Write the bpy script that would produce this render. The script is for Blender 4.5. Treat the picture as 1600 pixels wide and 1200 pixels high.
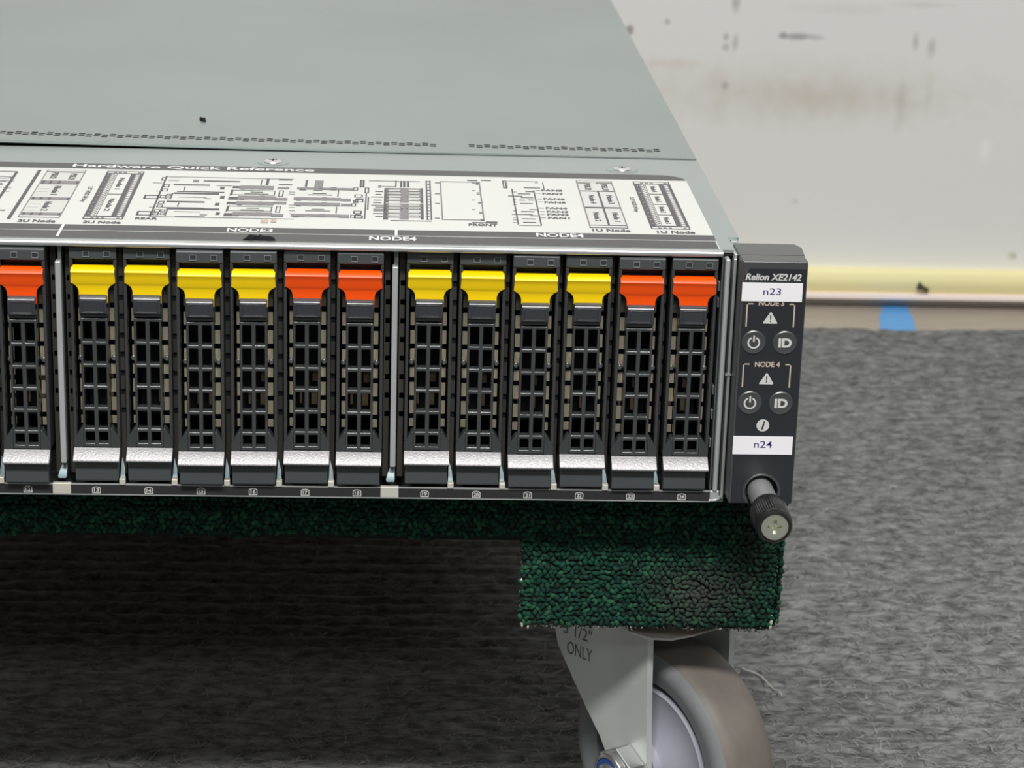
import bpy, bmesh, math, random
import numpy as np
from mathutils import Matrix, Vector

for o in list(bpy.data.objects):
    bpy.data.objects.remove(o)
scene = bpy.context.scene
COL = scene.collection
MM = 0.001                      # everything below is written in millimetres
rnd = random.Random(7)
rng = np.random.default_rng(11)

# ------------------------------------------------------------------ camera
YAW, PITCH, ROLL = math.radians(2.98), math.radians(17.93), math.radians(1.73)
fwd = Vector((math.sin(YAW) * math.cos(PITCH), math.cos(YAW) * math.cos(PITCH), -math.sin(PITCH)))
rgt = Vector((math.cos(YAW), -math.sin(YAW), 0))
upv = rgt.cross(fwd)
r2 = rgt * math.cos(ROLL) + upv * math.sin(ROLL)
u2 = upv * math.cos(ROLL) - rgt * math.sin(ROLL)
cam_data = bpy.data.cameras.new('camera')
cam = bpy.data.objects.new('camera', cam_data)
COL.objects.link(cam)
M = Matrix((r2, u2, -fwd)).transposed().to_4x4()
M.translation = Vector((-95.61, -730.41, 275.13)) * MM
cam.matrix_world = M
cam_data.sensor_width = 36
cam_data.lens = 3674.6 / 1600 * 36
cam_data.clip_start = 0.02
cam_data.clip_end = 50
cam_data.dof.use_dof = True
cam_data.dof.focus_distance = 0.80
cam_data.dof.aperture_fstop = 30
scene.camera = cam

# ------------------------------------------------------------------ light
scene.view_settings.view_transform = 'Standard'
scene.view_settings.look = 'None'
scene.view_settings.gamma = 1
scene.view_settings.use_curve_mapping = False
scene.view_settings.exposure = 0.0
world = bpy.data.worlds.new('room_light')
scene.world = world
world.use_nodes = True
wbg = world.node_tree.nodes['Background']
wbg.inputs[0].default_value = (0.93, 0.97, 1.0, 1)
wbg.inputs[1].default_value = 0.09


def area(name, loc, size, size_y, power, target, color=(1, 0.985, 0.965)):
    d = bpy.data.lights.new(name, 'AREA')
    d.shape = 'RECTANGLE'
    d.size, d.size_y = size, size_y
    d.energy = power
    d.color = color
    o = bpy.data.objects.new(name, d)
    COL.objects.link(o)
    o.location = loc
    o.rotation_euler = (Vector(target) - Vector(loc)).to_track_quat('-Z', 'Y').to_euler()
    return o


# the workshop's ceiling tube fixtures, all hanging at ceiling height
area('ceiling_light', (-0.1, -1.70, 2.25), 1.5, 0.30, 92, (-0.05, -0.5, 0))
area('ceiling_light', (0.2, -3.4, 2.25), 1.5, 0.30, 14, (0.0, -0.4, 0))
area('ceiling_light', (-0.9, -0.35, 2.25), 1.2, 0.30, 8, (-0.9, -0.25, 0))
area('ceiling_light', (1.3, -0.35, 2.25), 1.2, 0.30, 9, (1.3, -0.15, 0))


# ------------------------------------------------------------------ materials
def srgb(r, g, b):
    def c(v):
        v /= 255
        return v / 12.92 if v <= 0.04045 else ((v + 0.055) / 1.055) ** 2.4
    return (c(r), c(g), c(b), 1)


def mat(name, rgb, rough=0.5, metal=0.0, var=None, bump=None, spec=0.5, coat=0.0, tint=None, aniso=None):
    """var = (scale, amount) soft colour variation; bump = (scale, strength, distance mm)."""
    m = bpy.data.materials.new(name)
    m.use_nodes = True
    nt = m.node_tree
    b = nt.nodes['Principled BSDF']
    col = srgb(*rgb)
    b.inputs['Base Color'].default_value = col
    b.inputs['Roughness'].default_value = rough
    b.inputs['Metallic'].default_value = metal
    b.inputs['Specular IOR Level'].default_value = spec
    b.inputs['Coat Weight'].default_value = coat
    b.inputs['Coat Roughness'].default_value = 0.15
    tc = nt.nodes.new('ShaderNodeTexCoord')
    if var:
        n = nt.nodes.new('ShaderNodeTexNoise')
        n.inputs['Scale'].default_value = var[0]
        n.inputs['Detail'].default_value = 4
        if aniso:
            mp = nt.nodes.new('ShaderNodeMapping')
            mp.inputs['Scale'].default_value = aniso
            nt.links.new(tc.outputs['Object'], mp.inputs[0])
            nt.links.new(mp.outputs[0], n.inputs['Vector'])
        else:
            nt.links.new(tc.outputs['Object'], n.inputs['Vector'])
        r = nt.nodes.new('ShaderNodeValToRGB')
        a = var[1]
        t2 = srgb(*tint) if tint else None
        lo = tuple(c * (1 - a) for c in col[:3]) + (1,)
        hi = t2 if t2 else tuple(min(1, c * (1 + a)) for c in col[:3]) + (1,)
        r.color_ramp.elements[0].position = 0.3
        r.color_ramp.elements[1].position = 0.7
        r.color_ramp.elements[0].color = lo
        r.color_ramp.elements[1].color = hi
        nt.links.new(n.outputs[0], r.inputs[0])
        nt.links.new(r.outputs[0], b.inputs['Base Color'])
    if bump:
        n2 = nt.nodes.new('ShaderNodeTexNoise')
        n2.inputs['Scale'].default_value = bump[0]
        n2.inputs['Detail'].default_value = 3
        nt.links.new(tc.outputs['Object'], n2.inputs['Vector'])
        bp = nt.nodes.new('ShaderNodeBump')
        bp.inputs['Strength'].default_value = bump[1]
        bp.inputs['Distance'].default_value = bump[2] * MM
        nt.links.new(n2.outputs[0], bp.inputs['Height'])
        nt.links.new(bp.outputs[0], b.inputs['Normal'])
    return m


def add_marks(m, marks, base_sock='Base Color'):
    """Stains with a shape of their own. marks: (centre mm, radii mm, rgb, strength, softness)."""
    nt = m.node_tree
    b = nt.nodes['Principled BSDF']
    sock = b.inputs[base_sock]
    if sock.is_linked:
        cur = sock.links[0].from_socket
    else:
        c = nt.nodes.new('ShaderNodeRGB')
        c.outputs[0].default_value = sock.default_value
        cur = c.outputs[0]
    tc = nt.nodes.new('ShaderNodeTexCoord')
    nz = nt.nodes.new('ShaderNodeTexNoise')
    nz.inputs['Scale'].default_value = 90
    nz.inputs['Detail'].default_value = 5
    nt.links.new(tc.outputs['Object'], nz.inputs['Vector'])
    for c, r, rgb, st, soft in marks:
        s = nt.nodes.new('ShaderNodeVectorMath'); s.operation = 'SUBTRACT'
        s.inputs[1].default_value = [v * MM for v in c]
        nt.links.new(tc.outputs['Object'], s.inputs[0])
        d = nt.nodes.new('ShaderNodeVectorMath'); d.operation = 'DIVIDE'
        d.inputs[1].default_value = [v * MM for v in r]
        nt.links.new(s.outputs[0], d.inputs[0])
        ln = nt.nodes.new('ShaderNodeVectorMath'); ln.operation = 'LENGTH'
        nt.links.new(d.outputs[0], ln.inputs[0])
        ad = nt.nodes.new('ShaderNodeMath'); ad.operation = 'MULTIPLY_ADD'
        ad.inputs[1].default_value = 0.9
        nt.links.new(nz.outputs[0], ad.inputs[0])
        nt.links.new(ln.outputs['Value'], ad.inputs[2])
        mr = nt.nodes.new('ShaderNodeMapRange')
        mr.inputs[1].default_value = 1.45 - soft
        mr.inputs[2].default_value = 1.45 + 0.1
        mr.inputs[3].default_value = st
        mr.inputs[4].default_value = 0
        nt.links.new(ad.outputs[0], mr.inputs[0])
        mx = nt.nodes.new('ShaderNodeMixRGB')
        mx.inputs[2].default_value = srgb(*rgb)
        nt.links.new(mr.outputs[0], mx.inputs[0])
        nt.links.new(cur, mx.inputs[1])
        cur = mx.outputs[0]
    nt.links.new(cur, sock)


MT = {}
MT['lid'] = mat('galvanised_lid', (168, 177, 174), 0.42, 0.75, var=(9, 0.05), bump=(30, 0.03, 0.4))
MT['cover'] = mat('galvanised_cover', (182, 190, 188), 0.42, 0.75, var=(12, 0.05), bump=(30, 0.03, 0.4))
MT['steel'] = mat('bright_steel', (214, 216, 216), 0.30, 0.7, var=(60, 0.08), bump=(200, 0.05, 0.1))
MT['satin'] = mat('satin_steel', (196, 200, 200), 0.45, 0.5, var=(40, 0.08))
MT['dull'] = mat('dull_steel', (120, 124, 124), 0.5, 0.8, var=(40, 0.1))
MT['dark'] = mat('dark_interior', (26, 27, 29), 0.6)
MT['plastic'] = mat('black_tray_plastic', (58, 61, 62), 0.42, bump=(900, 0.08, 0.08))
MT['plastic2'] = mat('charcoal_bezel_plastic', (72, 76, 77), 0.40, bump=(900, 0.08, 0.08))
MT['gloss'] = mat('glossy_black_button', (54, 56, 60), 0.18, spec=0.8)
MT['grille'] = mat('semi_gloss_grille_plastic', (60, 63, 64), 0.22, spec=0.9)
MT['frame'] = mat('grey_window_frame', (112, 116, 116), 0.35)
MT['guide'] = mat('brown_grey_guide', (72, 68, 62), 0.6)
MT['fin'] = mat('bluish_steel_fin', (112, 126, 130), 0.45, 0.4)
MT['shelf'] = mat('shaded_inner_sheet', (60, 62, 62), 0.6)
MT['yellow'] = mat('yellow_latch', (255, 216, 0), 0.38, bump=(700, 0.04, 0.05))
MT['orange'] = mat('orange_latch', (255, 84, 0), 0.38, bump=(700, 0.04, 0.05))
MT['silver'] = mat('silver_textured_paint', (160, 158, 160), 0.42, 0.3, var=(900, 0.12), bump=(1300, 0.6, 0.3))
MT['beige'] = mat('beige_zinc_flange', (200, 190, 164), 0.5, 0.2, var=(80, 0.06))
MT['cream'] = mat('bare_metal_pad', (214, 212, 200), 0.5, 0.3)
MT['tan'] = mat('tan_connector', (128, 108, 82), 0.6)
MT['pin'] = mat('zinc_pin', (190, 192, 190), 0.35, 0.9)
MT['strip'] = mat('black_number_strip', (44, 44, 46), 0.5, bump=(600, 0.05, 0.05))
MT['print_white'] = mat('white_print', (232, 232, 230), 0.6)
MT['print_grey'] = mat('silver_print', (205, 205, 203), 0.6)
MT['print_tan'] = mat('pinkish_grey_print', (196, 180, 164), 0.6)
MT['label_white'] = mat('glossy_label_white', (214, 216, 211), 0.3, var=(40, 0.015))
MT['label_black'] = mat('glossy_label_black', (52, 52, 54), 0.34, spec=0.7)
MT['ink'] = mat('label_ink_dark', (74, 70, 76), 0.4)
MT['ink_mid'] = mat('label_ink_grey', (126, 122, 124), 0.4)
MT['ink_light'] = mat('label_ink_pale', (205, 206, 202), 0.4)
MT['ear'] = mat('ear_black_plastic', (66, 67, 69), 0.34, bump=(1100, 0.04, 0.05), spec=1.0)
MT['ear_face'] = mat('ear_face_overlay', (42, 44, 48), 0.36, bump=(1100, 0.08, 0.06))
MT['sticker'] = mat('white_paper_sticker', (240, 239, 242), 0.6)
MT['violet'] = mat('violet_toner', (66, 48, 112), 0.6)
MT['knurl'] = mat('black_knurled_knob', (32, 32, 32), 0.28)
MT['zinc'] = mat('yellowish_zinc', (216, 219, 200), 0.36, 0.85)
MT['green'] = mat('green_loop_yarn', (24, 62, 49), 0.85, var=(260, 0.35), spec=0.2)
MT['green2'] = mat('dark_green_loop_yarn', (20, 48, 40), 0.85, var=(260, 0.35), spec=0.2)
MT['green3'] = mat('light_green_loop_yarn', (38, 80, 58), 0.85, var=(260, 0.3), spec=0.2)
MT['green_base'] = mat('dark_green_backing', (12, 24, 21), 0.95)
MT['backing'] = mat('grey_carpet_backing', (96, 94, 88), 0.9, var=(900, 0.5))
MT['wood'] = mat('raw_plywood', (150, 120, 86), 0.8, var=(60, 0.2))
MT['fork'] = mat('zinc_plated_fork', (222, 226, 222), 0.42, 0.45, var=(20, 0.06))
MT['tread'] = mat('worn_brown_tread', (104, 98, 92), 0.55, var=(50, 0.10), tint=(120, 113, 106))
MT['tyre'] = mat('grey_rubber_sidewall', (132, 134, 136), 0.5, var=(60, 0.08))
MT['hub'] = mat('lilac_grey_hub', (166, 166, 178), 0.38)
MT['blue_ring'] = mat('blue_nylon_ring', (40, 80, 150), 0.4)
MT['film'] = mat('torn_plastic_film', (205, 203, 200), 0.35)
MT['carpet'] = mat('grey_rib_carpet', (110, 111, 110), 0.95, var=(260, 0.55), spec=0.1, aniso=(0.45, 1.7, 1))  # colour streaks stretched along the ribs stand in for shade in the grooves
MT['fib_light'] = mat('carpet_fibre_light', (150, 151, 146), 0.8, spec=0.2)
MT['fib_mid'] = mat('carpet_fibre_grey', (110, 111, 110), 0.8, spec=0.2)
MT['fib_dark'] = mat('carpet_fibre_dark', (82, 83, 84), 0.8, spec=0.2)
MT['plank'] = mat('grey_brown_laminate', (160, 151, 140), 0.45, var=(30, 0.10), aniso=(0.6, 7, 1))
MT['wall'] = mat('scuffed_white_wall', (222, 221, 218), 0.55, var=(2.2, 0.02), bump=(25, 0.05, 0.6))
MT['base'] = mat('pale_yellow_baseboard', (234, 226, 172), 0.5, var=(8, 0.03))
MT['base_edge'] = mat('whitish_baseboard_edge', (240, 226, 218), 0.6)
MT['tape'] = mat('blue_masking_tape', (92, 156, 214), 0.6, bump=(300, 0.1, 0.1))
MT['soot'] = mat('black_rubber_residue', (34, 33, 37), 0.8, spec=0.1, bump=(500, 0.5, 0.5))
MT['thread'] = mat('white_thread', (190, 188, 180), 0.8)
MT['nick'] = mat('dark_chip', (70, 66, 40), 0.8)

# ------------------------------------------------------------------ mesh helpers
ORG = {}


class MB:
    def __init__(s):
        s.v, s.f, s.mi = [], [], []

    def add(s, vs, fs, mi=0):
        n = len(s.v)
        s.v += [tuple(map(float, q)) for q in vs]
        s.f += [tuple(i + n for i in f) for f in fs]
        s.mi += [mi] * len(fs)
        return s

    def box(s, x0, y0, z0, x1, y1, z1, mi=0):
        vs = [(x, y, z) for z in (z0, z1) for y in (y0, y1) for x in (x0, x1)]
        return s.add(vs, [(0, 2, 3, 1), (4, 5, 7, 6), (0, 1, 5, 4), (2, 6, 7, 3), (0, 4, 6, 2), (1, 3, 7, 5)], mi)

    def prism(s, pts, axis, a, b, mi=0):
        """pts: 2D polygon; axis 'x': (y,z), 'y': (x,z), 'z': (x,y)."""
        n = len(pts)
        def P(p, t):
            return {'x': (t, p[0], p[1]), 'y': (p[0], t, p[1]), 'z': (p[0], p[1], t)}[axis]
        vs = [P(p, a) for p in pts] + [P(p, b) for p in pts]
        fs = [tuple(range(n)), tuple(range(2 * n - 1, n - 1, -1))]
        fs += [(i, i + n, (i + 1) % n + n, (i + 1) % n) for i in range(n)]
        return s.add(vs, fs, mi)

    def lathe(s, prof, c, ax, seg=32, mi=0, ref=None, close=False):
        """prof: (radius, distance along ax) list; c centre, ax unit axis."""
        ax = Vector(ax).normalized()
        t = Vector(ref).normalized() if ref else ax.orthogonal().normalized()
        w = ax.cross(t)
        c = Vector(c)
        vs, fs = [], []
        for r, d in prof:
            for k in range(seg):
                a = 2 * math.pi * k / seg
                vs.append(c + ax * d + (t * math.cos(a) + w * math.sin(a)) * r)
        n = len(prof)
        for i in range(n - 1 + (1 if close else 0)):
            j = (i + 1) % n
            for k in range(seg):
                k2 = (k + 1) % seg
                fs.append((i * seg + k, i * seg + k2, j * seg + k2, j * seg + k))
        if not close:
            fs.append(tuple(range(seg - 1, -1, -1)))
            fs.append(tuple(range((n - 1) * seg, n * seg)))
        return s.add(vs, fs, mi)

    def tube(s, pts, r, seg=8, mi=0):
        pts = [Vector(p) for p in pts]
        vs, fs = [], []
        for i, p in enumerate(pts):
            d = (pts[min(i + 1, len(pts) - 1)] - pts[max(i - 1, 0)]).normalized()
            t = d.orthogonal().normalized() if abs(d.z) > .9 else d.cross(Vector((0, 0, 1))).normalized()
            w = d.cross(t)
            for k in range(seg):
                a = 2 * math.pi * k / seg
                vs.append(p + (t * math.cos(a) + w * math.sin(a)) * r)
        for i in range(len(pts) - 1):
            for k in range(seg):
                k2 = (k + 1) % seg
                fs.append((i * seg + k, i * seg + k2, (i + 1) * seg + k2, (i + 1) * seg + k))
        fs += [tuple(range(seg - 1, -1, -1)), tuple(range((len(pts) - 1) * seg, len(pts) * seg))]
        return s.add(vs, fs, mi)

    def rows(s, rows, back):
        """closed slab from rows (y, z, xl, xr), given thickness back in +y."""
        n = len(rows)
        vs = []
        for y, z, a, b in rows:
            vs += [(a, y, z), (b, y, z), (b, y + back, z), (a, y + back, z)]
        fs = [(0, 1, 2, 3), (4 * n - 1, 4 * n - 2, 4 * n - 3, 4 * n - 4)]
        for i in range(n - 1):
            for k in range(4):
                k2 = (k + 1) % 4
                fs.append((4 * i + k, 4 * i + 4 + k, 4 * i + 4 + k2, 4 * i + k2))
        return s.add(vs, fs)

    def holed(s, xs, zs, hole, y0, y1):
        """plate in the xz plane with rectangular openings; hole(i, j) -> bool."""
        idx, vs, fs = {}, [], []
        def V(i, j, k):
            q = (i, j, k)
            if q not in idx:
                idx[q] = len(vs)
                vs.append((xs[i], (y0, y1)[k], zs[j]))
            return idx[q]
        nx, nz = len(xs) - 1, len(zs) - 1
        def solid(i, j):
            return 0 <= i < nx and 0 <= j < nz and not hole(i, j)
        for i in range(nx):
            for j in range(nz):
                if not solid(i, j):
                    continue
                fs.append((V(i, j, 0), V(i + 1, j, 0), V(i + 1, j + 1, 0), V(i, j + 1, 0)))
                fs.append((V(i, j + 1, 1), V(i + 1, j + 1, 1), V(i + 1, j, 1), V(i, j, 1)))
                if not solid(i - 1, j): fs.append((V(i, j, 0), V(i, j + 1, 0), V(i, j + 1, 1), V(i, j, 1)))
                if not solid(i + 1, j): fs.append((V(i + 1, j + 1, 0), V(i + 1, j, 0), V(i + 1, j, 1), V(i + 1, j + 1, 1)))
                if not solid(i, j - 1): fs.append((V(i + 1, j, 0), V(i, j, 0), V(i, j, 1), V(i + 1, j, 1)))
                if not solid(i, j + 1): fs.append((V(i, j + 1, 0), V(i + 1, j + 1, 0), V(i + 1, j + 1, 1), V(i, j + 1, 1)))
        return s.add(vs, fs)

    def build(s, name, mats, parent=None, bevel=0, seg=2, smooth=None, org=None, fix=True):
        if not isinstance(mats, (list, tuple)):
            mats = [mats]
        o0 = Vector(org) if org is not None else (ORG[parent.name] if parent else Vector((0, 0, 0)))
        me = bpy.data.meshes.new(name)
        me.from_pydata([((x - o0.x) * MM, (y - o0.y) * MM, (z - o0.z) * MM) for x, y, z in s.v], [], s.f)
        for m in mats:
            me.materials.append(MT[m])
        if len(mats) > 1:
            me.polygons.foreach_set('material_index', s.mi)
        if fix:
            bm = bmesh.new(); bm.from_mesh(me)
            bmesh.ops.recalc_face_normals(bm, faces=bm.faces)
            bm.to_mesh(me); bm.free()
        if smooth is not None:
            me.polygons.foreach_set('use_smooth', [True] * len(me.polygons))
            me.set_sharp_from_angle(angle=math.radians(smooth))
        me.update()
        o = bpy.data.objects.new(name, me)
        COL.objects.link(o)
        if parent:
            o.parent = parent
        if org is not None and parent is None:
            o.location = o0 * MM
        ORG[o.name] = o0
        if bevel:
            b = o.modifiers.new('bevel', 'BEVEL')
            b.width = bevel * MM
            b.segments = seg
            b.limit_method = 'ANGLE'
            b.angle_limit = math.radians(40)
            b.harden_normals = True
            if smooth is None:
                me.polygons.foreach_set('use_smooth', [True] * len(me.polygons))
                me.set_sharp_from_angle(angle=math.radians(38))
        return o


def thing(name, label, cat, org, group=None):
    o = bpy.data.objects.new(name, None)
    o.empty_display_size = 0.02
    COL.objects.link(o)
    o.location = Vector(org) * MM
    ORG[o.name] = Vector(org)
    return tag(o, label, cat, group)


def tag(o, label, cat, group=None):
    o['label'] = label
    o['category'] = cat
    if group:
        o['group'] = group
    return o


def structure(o):
    o['kind'] = 'structure'
    return o


def copy_tree(o, parent=None):
    c = o.copy()
    COL.objects.link(c)
    c.parent = parent
    for ch in o.children:
        copy_tree(ch, c)
    return c


_txt = {}


def glyphs(s, bold=0.0, shear=0.0):
    """outline text turned into a flat mesh, normalised to a unit box."""
    key = (s, bold, shear)
    if key not in _txt:
        cu = bpy.data.curves.new('lettering', 'FONT')
        cu.body = s
        cu.offset = bold
        cu.shear = shear
        cu.resolution_u = 4
        ob = bpy.data.objects.new('lettering', cu)
        COL.objects.link(ob)
        me = bpy.data.meshes.new_from_object(ob)
        v = np.array([q.co[:2] for q in me.vertices])
        f = [tuple(p.vertices) for p in me.polygons]
        bpy.data.objects.remove(ob); bpy.data.curves.remove(cu); bpy.data.meshes.remove(me)
        lo, hi = v.min(0), v.max(0)
        _txt[key] = ((v - lo) / (hi - lo), f, (hi - lo)[0] / (hi - lo)[1])
    return _txt[key]


def put_text(mb, s, box, place, bold=0.012, shear=0.0, rot=0, mi=0):
    """fit text into box (u0, v0, u1, v1); place(u, v) -> xyz; rot 90 turns it sideways (reads downwards with -90)."""
    v, f, _ = glyphs(s, bold, shear)
    u0, v0, u1, v1 = box
    if rot == -90:
        q = [(v1_, 1 - u_) for u_, v1_ in v]
    elif rot == 90:
        q = [(1 - v1_, u_) for u_, v1_ in v]
    else:
        q = v
    mb.add([place(u0 + a * (u1 - u0), v0 + b * (v1 - v0)) for a, b in q], f, mi)


def bayx(i):
    return -107.83 * ((24 - i) // 6) - 17.1 * ((24 - i) % 6)


XL = -423.0            # left outer face of the chassis
FLOOR = -168.8         # laminate
PILE = -165.6          # carpet surface

# ================================================================== the room
mb = MB(); mb.box(-2500, 830, FLOOR - 30, 2500, 930, 2250)
add_marks(MT['wall'], [
    ((170, 830, -22), (150, 50, 26), (188, 176, 156), 0.37, 1.00),
    ((190, 830, -24), (70, 50, 15), (176, 162, 142), 0.27, 1.00),
    ((243, 830, -26), (5, 40, 22), (160, 148, 132), 0.27, 1.00),
    ((262, 830, -20), (4, 40, 17), (170, 160, 146), 0.18, 1.00),
    ((86, 830, -3), (26, 40, 4), (190, 176, 158), 0.30, 1.00),
    ((120, 830, -22), (9, 40, 22), (190, 180, 164), 0.24, 1.00),
    ((172, 830, 17), (17, 40, 3.0), (70, 66, 62), 0.51, 0.68),
    ((160, 830, 17.5), (4, 40, 3.2), (60, 56, 54), 0.48, 0.52),
    ((127, 830, 39), (3.4, 40, 9), (112, 108, 102), 0.42, 0.75),
    ((128.5, 830, 12), (2.6, 40, 8), (130, 124, 116), 0.36, 0.75),
    ((122, 830, 16), (2.6, 40, 3), (110, 100, 90), 0.42, 0.60),
    ((122, 830, 9), (2.8, 40, 3), (120, 112, 104), 0.36, 0.60),
    ((123, 830, -17), (3.4, 40, 4), (118, 112, 104), 0.42, 0.68),
    ((250, 830, 15), (2.8, 40, 7), (118, 112, 106), 0.36, 0.68),
    ((261, 830, 12), (3.6, 40, 8), (124, 118, 110), 0.36, 0.75),
    ((57, 830, 19), (3.2, 40, 4), (96, 70, 52), 0.57, 0.52),
    ((82, 830, 25), (2.6, 40, 2.6), (110, 104, 96), 0.42, 0.60),
    ((304, 830, -58), (5, 40, 9), (240, 240, 238), 0.48, 0.90),
    ((176, 830, -96), (3, 40, 2), (150, 142, 130), 0.30, 0.90),
    ((330, 830, -132), (4, 40, 3.5), (138, 130, 70), 0.48, 0.75),
    ((165, 830, -132), (12, 40, 4), (168, 160, 146), 0.30, 1.00),
    ((200, 830, 36), (40, 40, 5), (196, 190, 180), 0.30, 1.00),
    ((252, 830, 40), (24, 40, 3), (180, 174, 166), 0.30, 1.00)])
wall = structure(mb.build('wall_back', 'wall'))
mb = MB(); mb.box(-2500, -1500, FLOOR - 30, 2500, 830, FLOOR - 12)
floor = structure(mb.build('floor', 'dark'))
for x0, x1 in ((-2500, -520), (-519.2, 760), (760.8, 2500)):       # laminate boards between carpet and wall
    mb = MB(); mb.box(x0, 765.4, FLOOR - 12, x1, 829.5, FLOOR)
    mb.build('plank', 'plank', floor, bevel=0.4)

# baseboard: rounded rubbery section held off the floor, pale worn lower edge
prof = [(830, -142.0), (822, -141.8), (819, -143), (817.6, -147), (817.6, -151), (819.5, -156), (822, -158.5), (830, -158.5)]
mb = MB(); mb.prism(prof, 'x', -2500, 2500)
bb = structure(mb.build('baseboard_back', 'base', smooth=35))
mb = MB(); mb.prism([(816.4, -157.6), (816.2, -160.6), (818, -161.8), (830, -161.8), (830, -158.6), (819, -157.0)], 'x', -2500, 2500)
mb.build('baseboard_edge', 'base_edge', bb)
mb = MB()
mb.prism([(262.0, -153.5), (262.6, -149.5), (264, -148.2), (266.4, -151), (270.5, -153.5), (270, -155.2), (266, -154)], 'y', 815.9, 819)
tag(mb.build('rubber_chip', 'nick', org=(266, 817, -155)), 'small dark chip stuck on the yellow baseboard above the blue tape', 'chip')

# blue tape lying on the boards, running under the baseboard
mb = MB()
n = 12
T0, T1 = 768, 829
vs, fs = [], []
for k in range(n + 1):
    y = T0 + (T1 - T0) * k / n
    z = FLOOR + 0.35 + 0.12 * math.sin(k * 1.7)
    xa = 228.5 + 10.5 * k / n + 0.4 * math.sin(k * 2.1) + (2.0 if k > 7 else 0); xb = 252.5 + 8.5 * k / n + 0.3 * math.cos(k * 1.3) - (1.5 if k > 7 else 0)
    vs += [(xa, y, z), (xb, y, z), (xb, y, z - 0.3), (xa, y, z - 0.3)]
for k in range(n):
    a = 4 * k
    for j in range(4):
        j2 = (j + 1) % 4
        fs.append((a + j, a + j2, a + 4 + j2, a + 4 + j))
fs += [(0, 3, 2, 1), (4 * n, 4 * n + 1, 4 * n + 2, 4 * n + 3)]
mb.add(vs, fs)
tag(mb.build('masking_tape', 'tape', org=(240, 798, FLOOR)), 'strip of blue masking tape on the boards between carpet and baseboard', 'tape')

# ------------------------------------------------------------------ ribbed carpet
RIB = 12.4
CE = 765.0                                         # far edge of the carpet
xs = np.concatenate([np.linspace(-1600, -340, 22)[:-1], np.arange(-340, 420, 3.0), np.linspace(420, 1600, 20)])
ys = np.concatenate([np.arange(-760, 40, 3.1), np.arange(40, CE, 1.55), [CE]])


def smooth_noise(shape, cells):
    g = rng.random((int(shape[0] / cells[0]) + 3, int(shape[1] / cells[1]) + 3))
    yi = np.arange(shape[0]) / cells[0]; xi = np.arange(shape[1]) / cells[1]
    y0 = yi.astype(int); x0 = xi.astype(int)
    fy = (yi - y0)[:, None]; fx = (xi - x0)[None, :]
    fy = fy * fy * (3 - 2 * fy); fx = fx * fx * (3 - 2 * fx)
    a = g[y0][:, x0]; b = g[y0][:, x0 + 1]; c = g[y0 + 1][:, x0]; d = g[y0 + 1][:, x0 + 1]
    return (a * (1 - fx) + b * fx) * (1 - fy) + (c * (1 - fx) + d * fx) * fy


X, Y = np.meshgrid(xs, ys)
wob = (smooth_noise(X.shape, (9, 12)) - .5) * 2.2


def rib_height(x, y, w=0.0):
    c = np.abs(np.sin(math.pi * (y + w) / RIB))
    return -7.0 + 7.0 * c ** 0.45


Z = PILE - 1.1 + rib_height(X, Y, wob) + (smooth_noise(X.shape, (1.7, 2.4)) - .5) * 1.7 + (smooth_noise(X.shape, (40, 30)) - .5) * 1.0
ny, nx = X.shape
V = np.stack([X, Y, Z], -1).reshape(-1, 3)
ii = (np.arange(ny - 1)[:, None] * nx + np.arange(nx - 1)[None, :]).ravel()
Fq = np.stack([ii, ii + 1, ii + nx + 1, ii + nx], -1)
# skirt down to the boards at the far edge
e = np.arange((ny - 1) * nx, ny * nx)
Vs = V[e].copy(); Vs[:, 2] = FLOOR - 0.2
V2 = np.concatenate([V, Vs]); k0 = len(V)
Fs = np.stack([e[:-1], e[1:], k0 + np.arange(1, nx), k0 + np.arange(nx - 1)], -1)


def np_mesh(name, verts, faces, mats, mi=None, smooth=False, parent=None, org=(0, 0, 0)):
    me = bpy.data.meshes.new(name)
    verts = (np.asarray(verts, dtype=np.float64) - np.array(org)) * MM
    faces = np.asarray(faces)
    me.vertices.add(len(verts)); me.vertices.foreach_set('co', verts.astype(np.float32).ravel())
    k = faces.shape[1]
    me.loops.add(faces.size); me.loops.foreach_set('vertex_index', faces.astype(np.int32).ravel())
    me.polygons.add(len(faces)); me.polygons.foreach_set('loop_start', np.arange(0, faces.size, k, dtype=np.int32))
    for m in mats:
        me.materials.append(MT[m])
    if mi is not None:
        me.polygons.foreach_set('material_index', np.asarray(mi, dtype=np.int32))
    if smooth:
        me.polygons.foreach_set('use_smooth', np.ones(len(faces), dtype=bool))
    me.update(calc_edges=True)
    me.validate()
    o = bpy.data.objects.new(name, me)
    COL.objects.link(o)
    if parent:
        o.parent = parent
    else:
        o.location = Vector(org) * MM
    ORG[o.name] = Vector(org)
    return o


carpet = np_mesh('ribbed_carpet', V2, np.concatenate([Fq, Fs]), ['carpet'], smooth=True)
tag(carpet, 'grey ribbed needle-felt carpet spread under the wheeled dolly', 'carpet')

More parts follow.
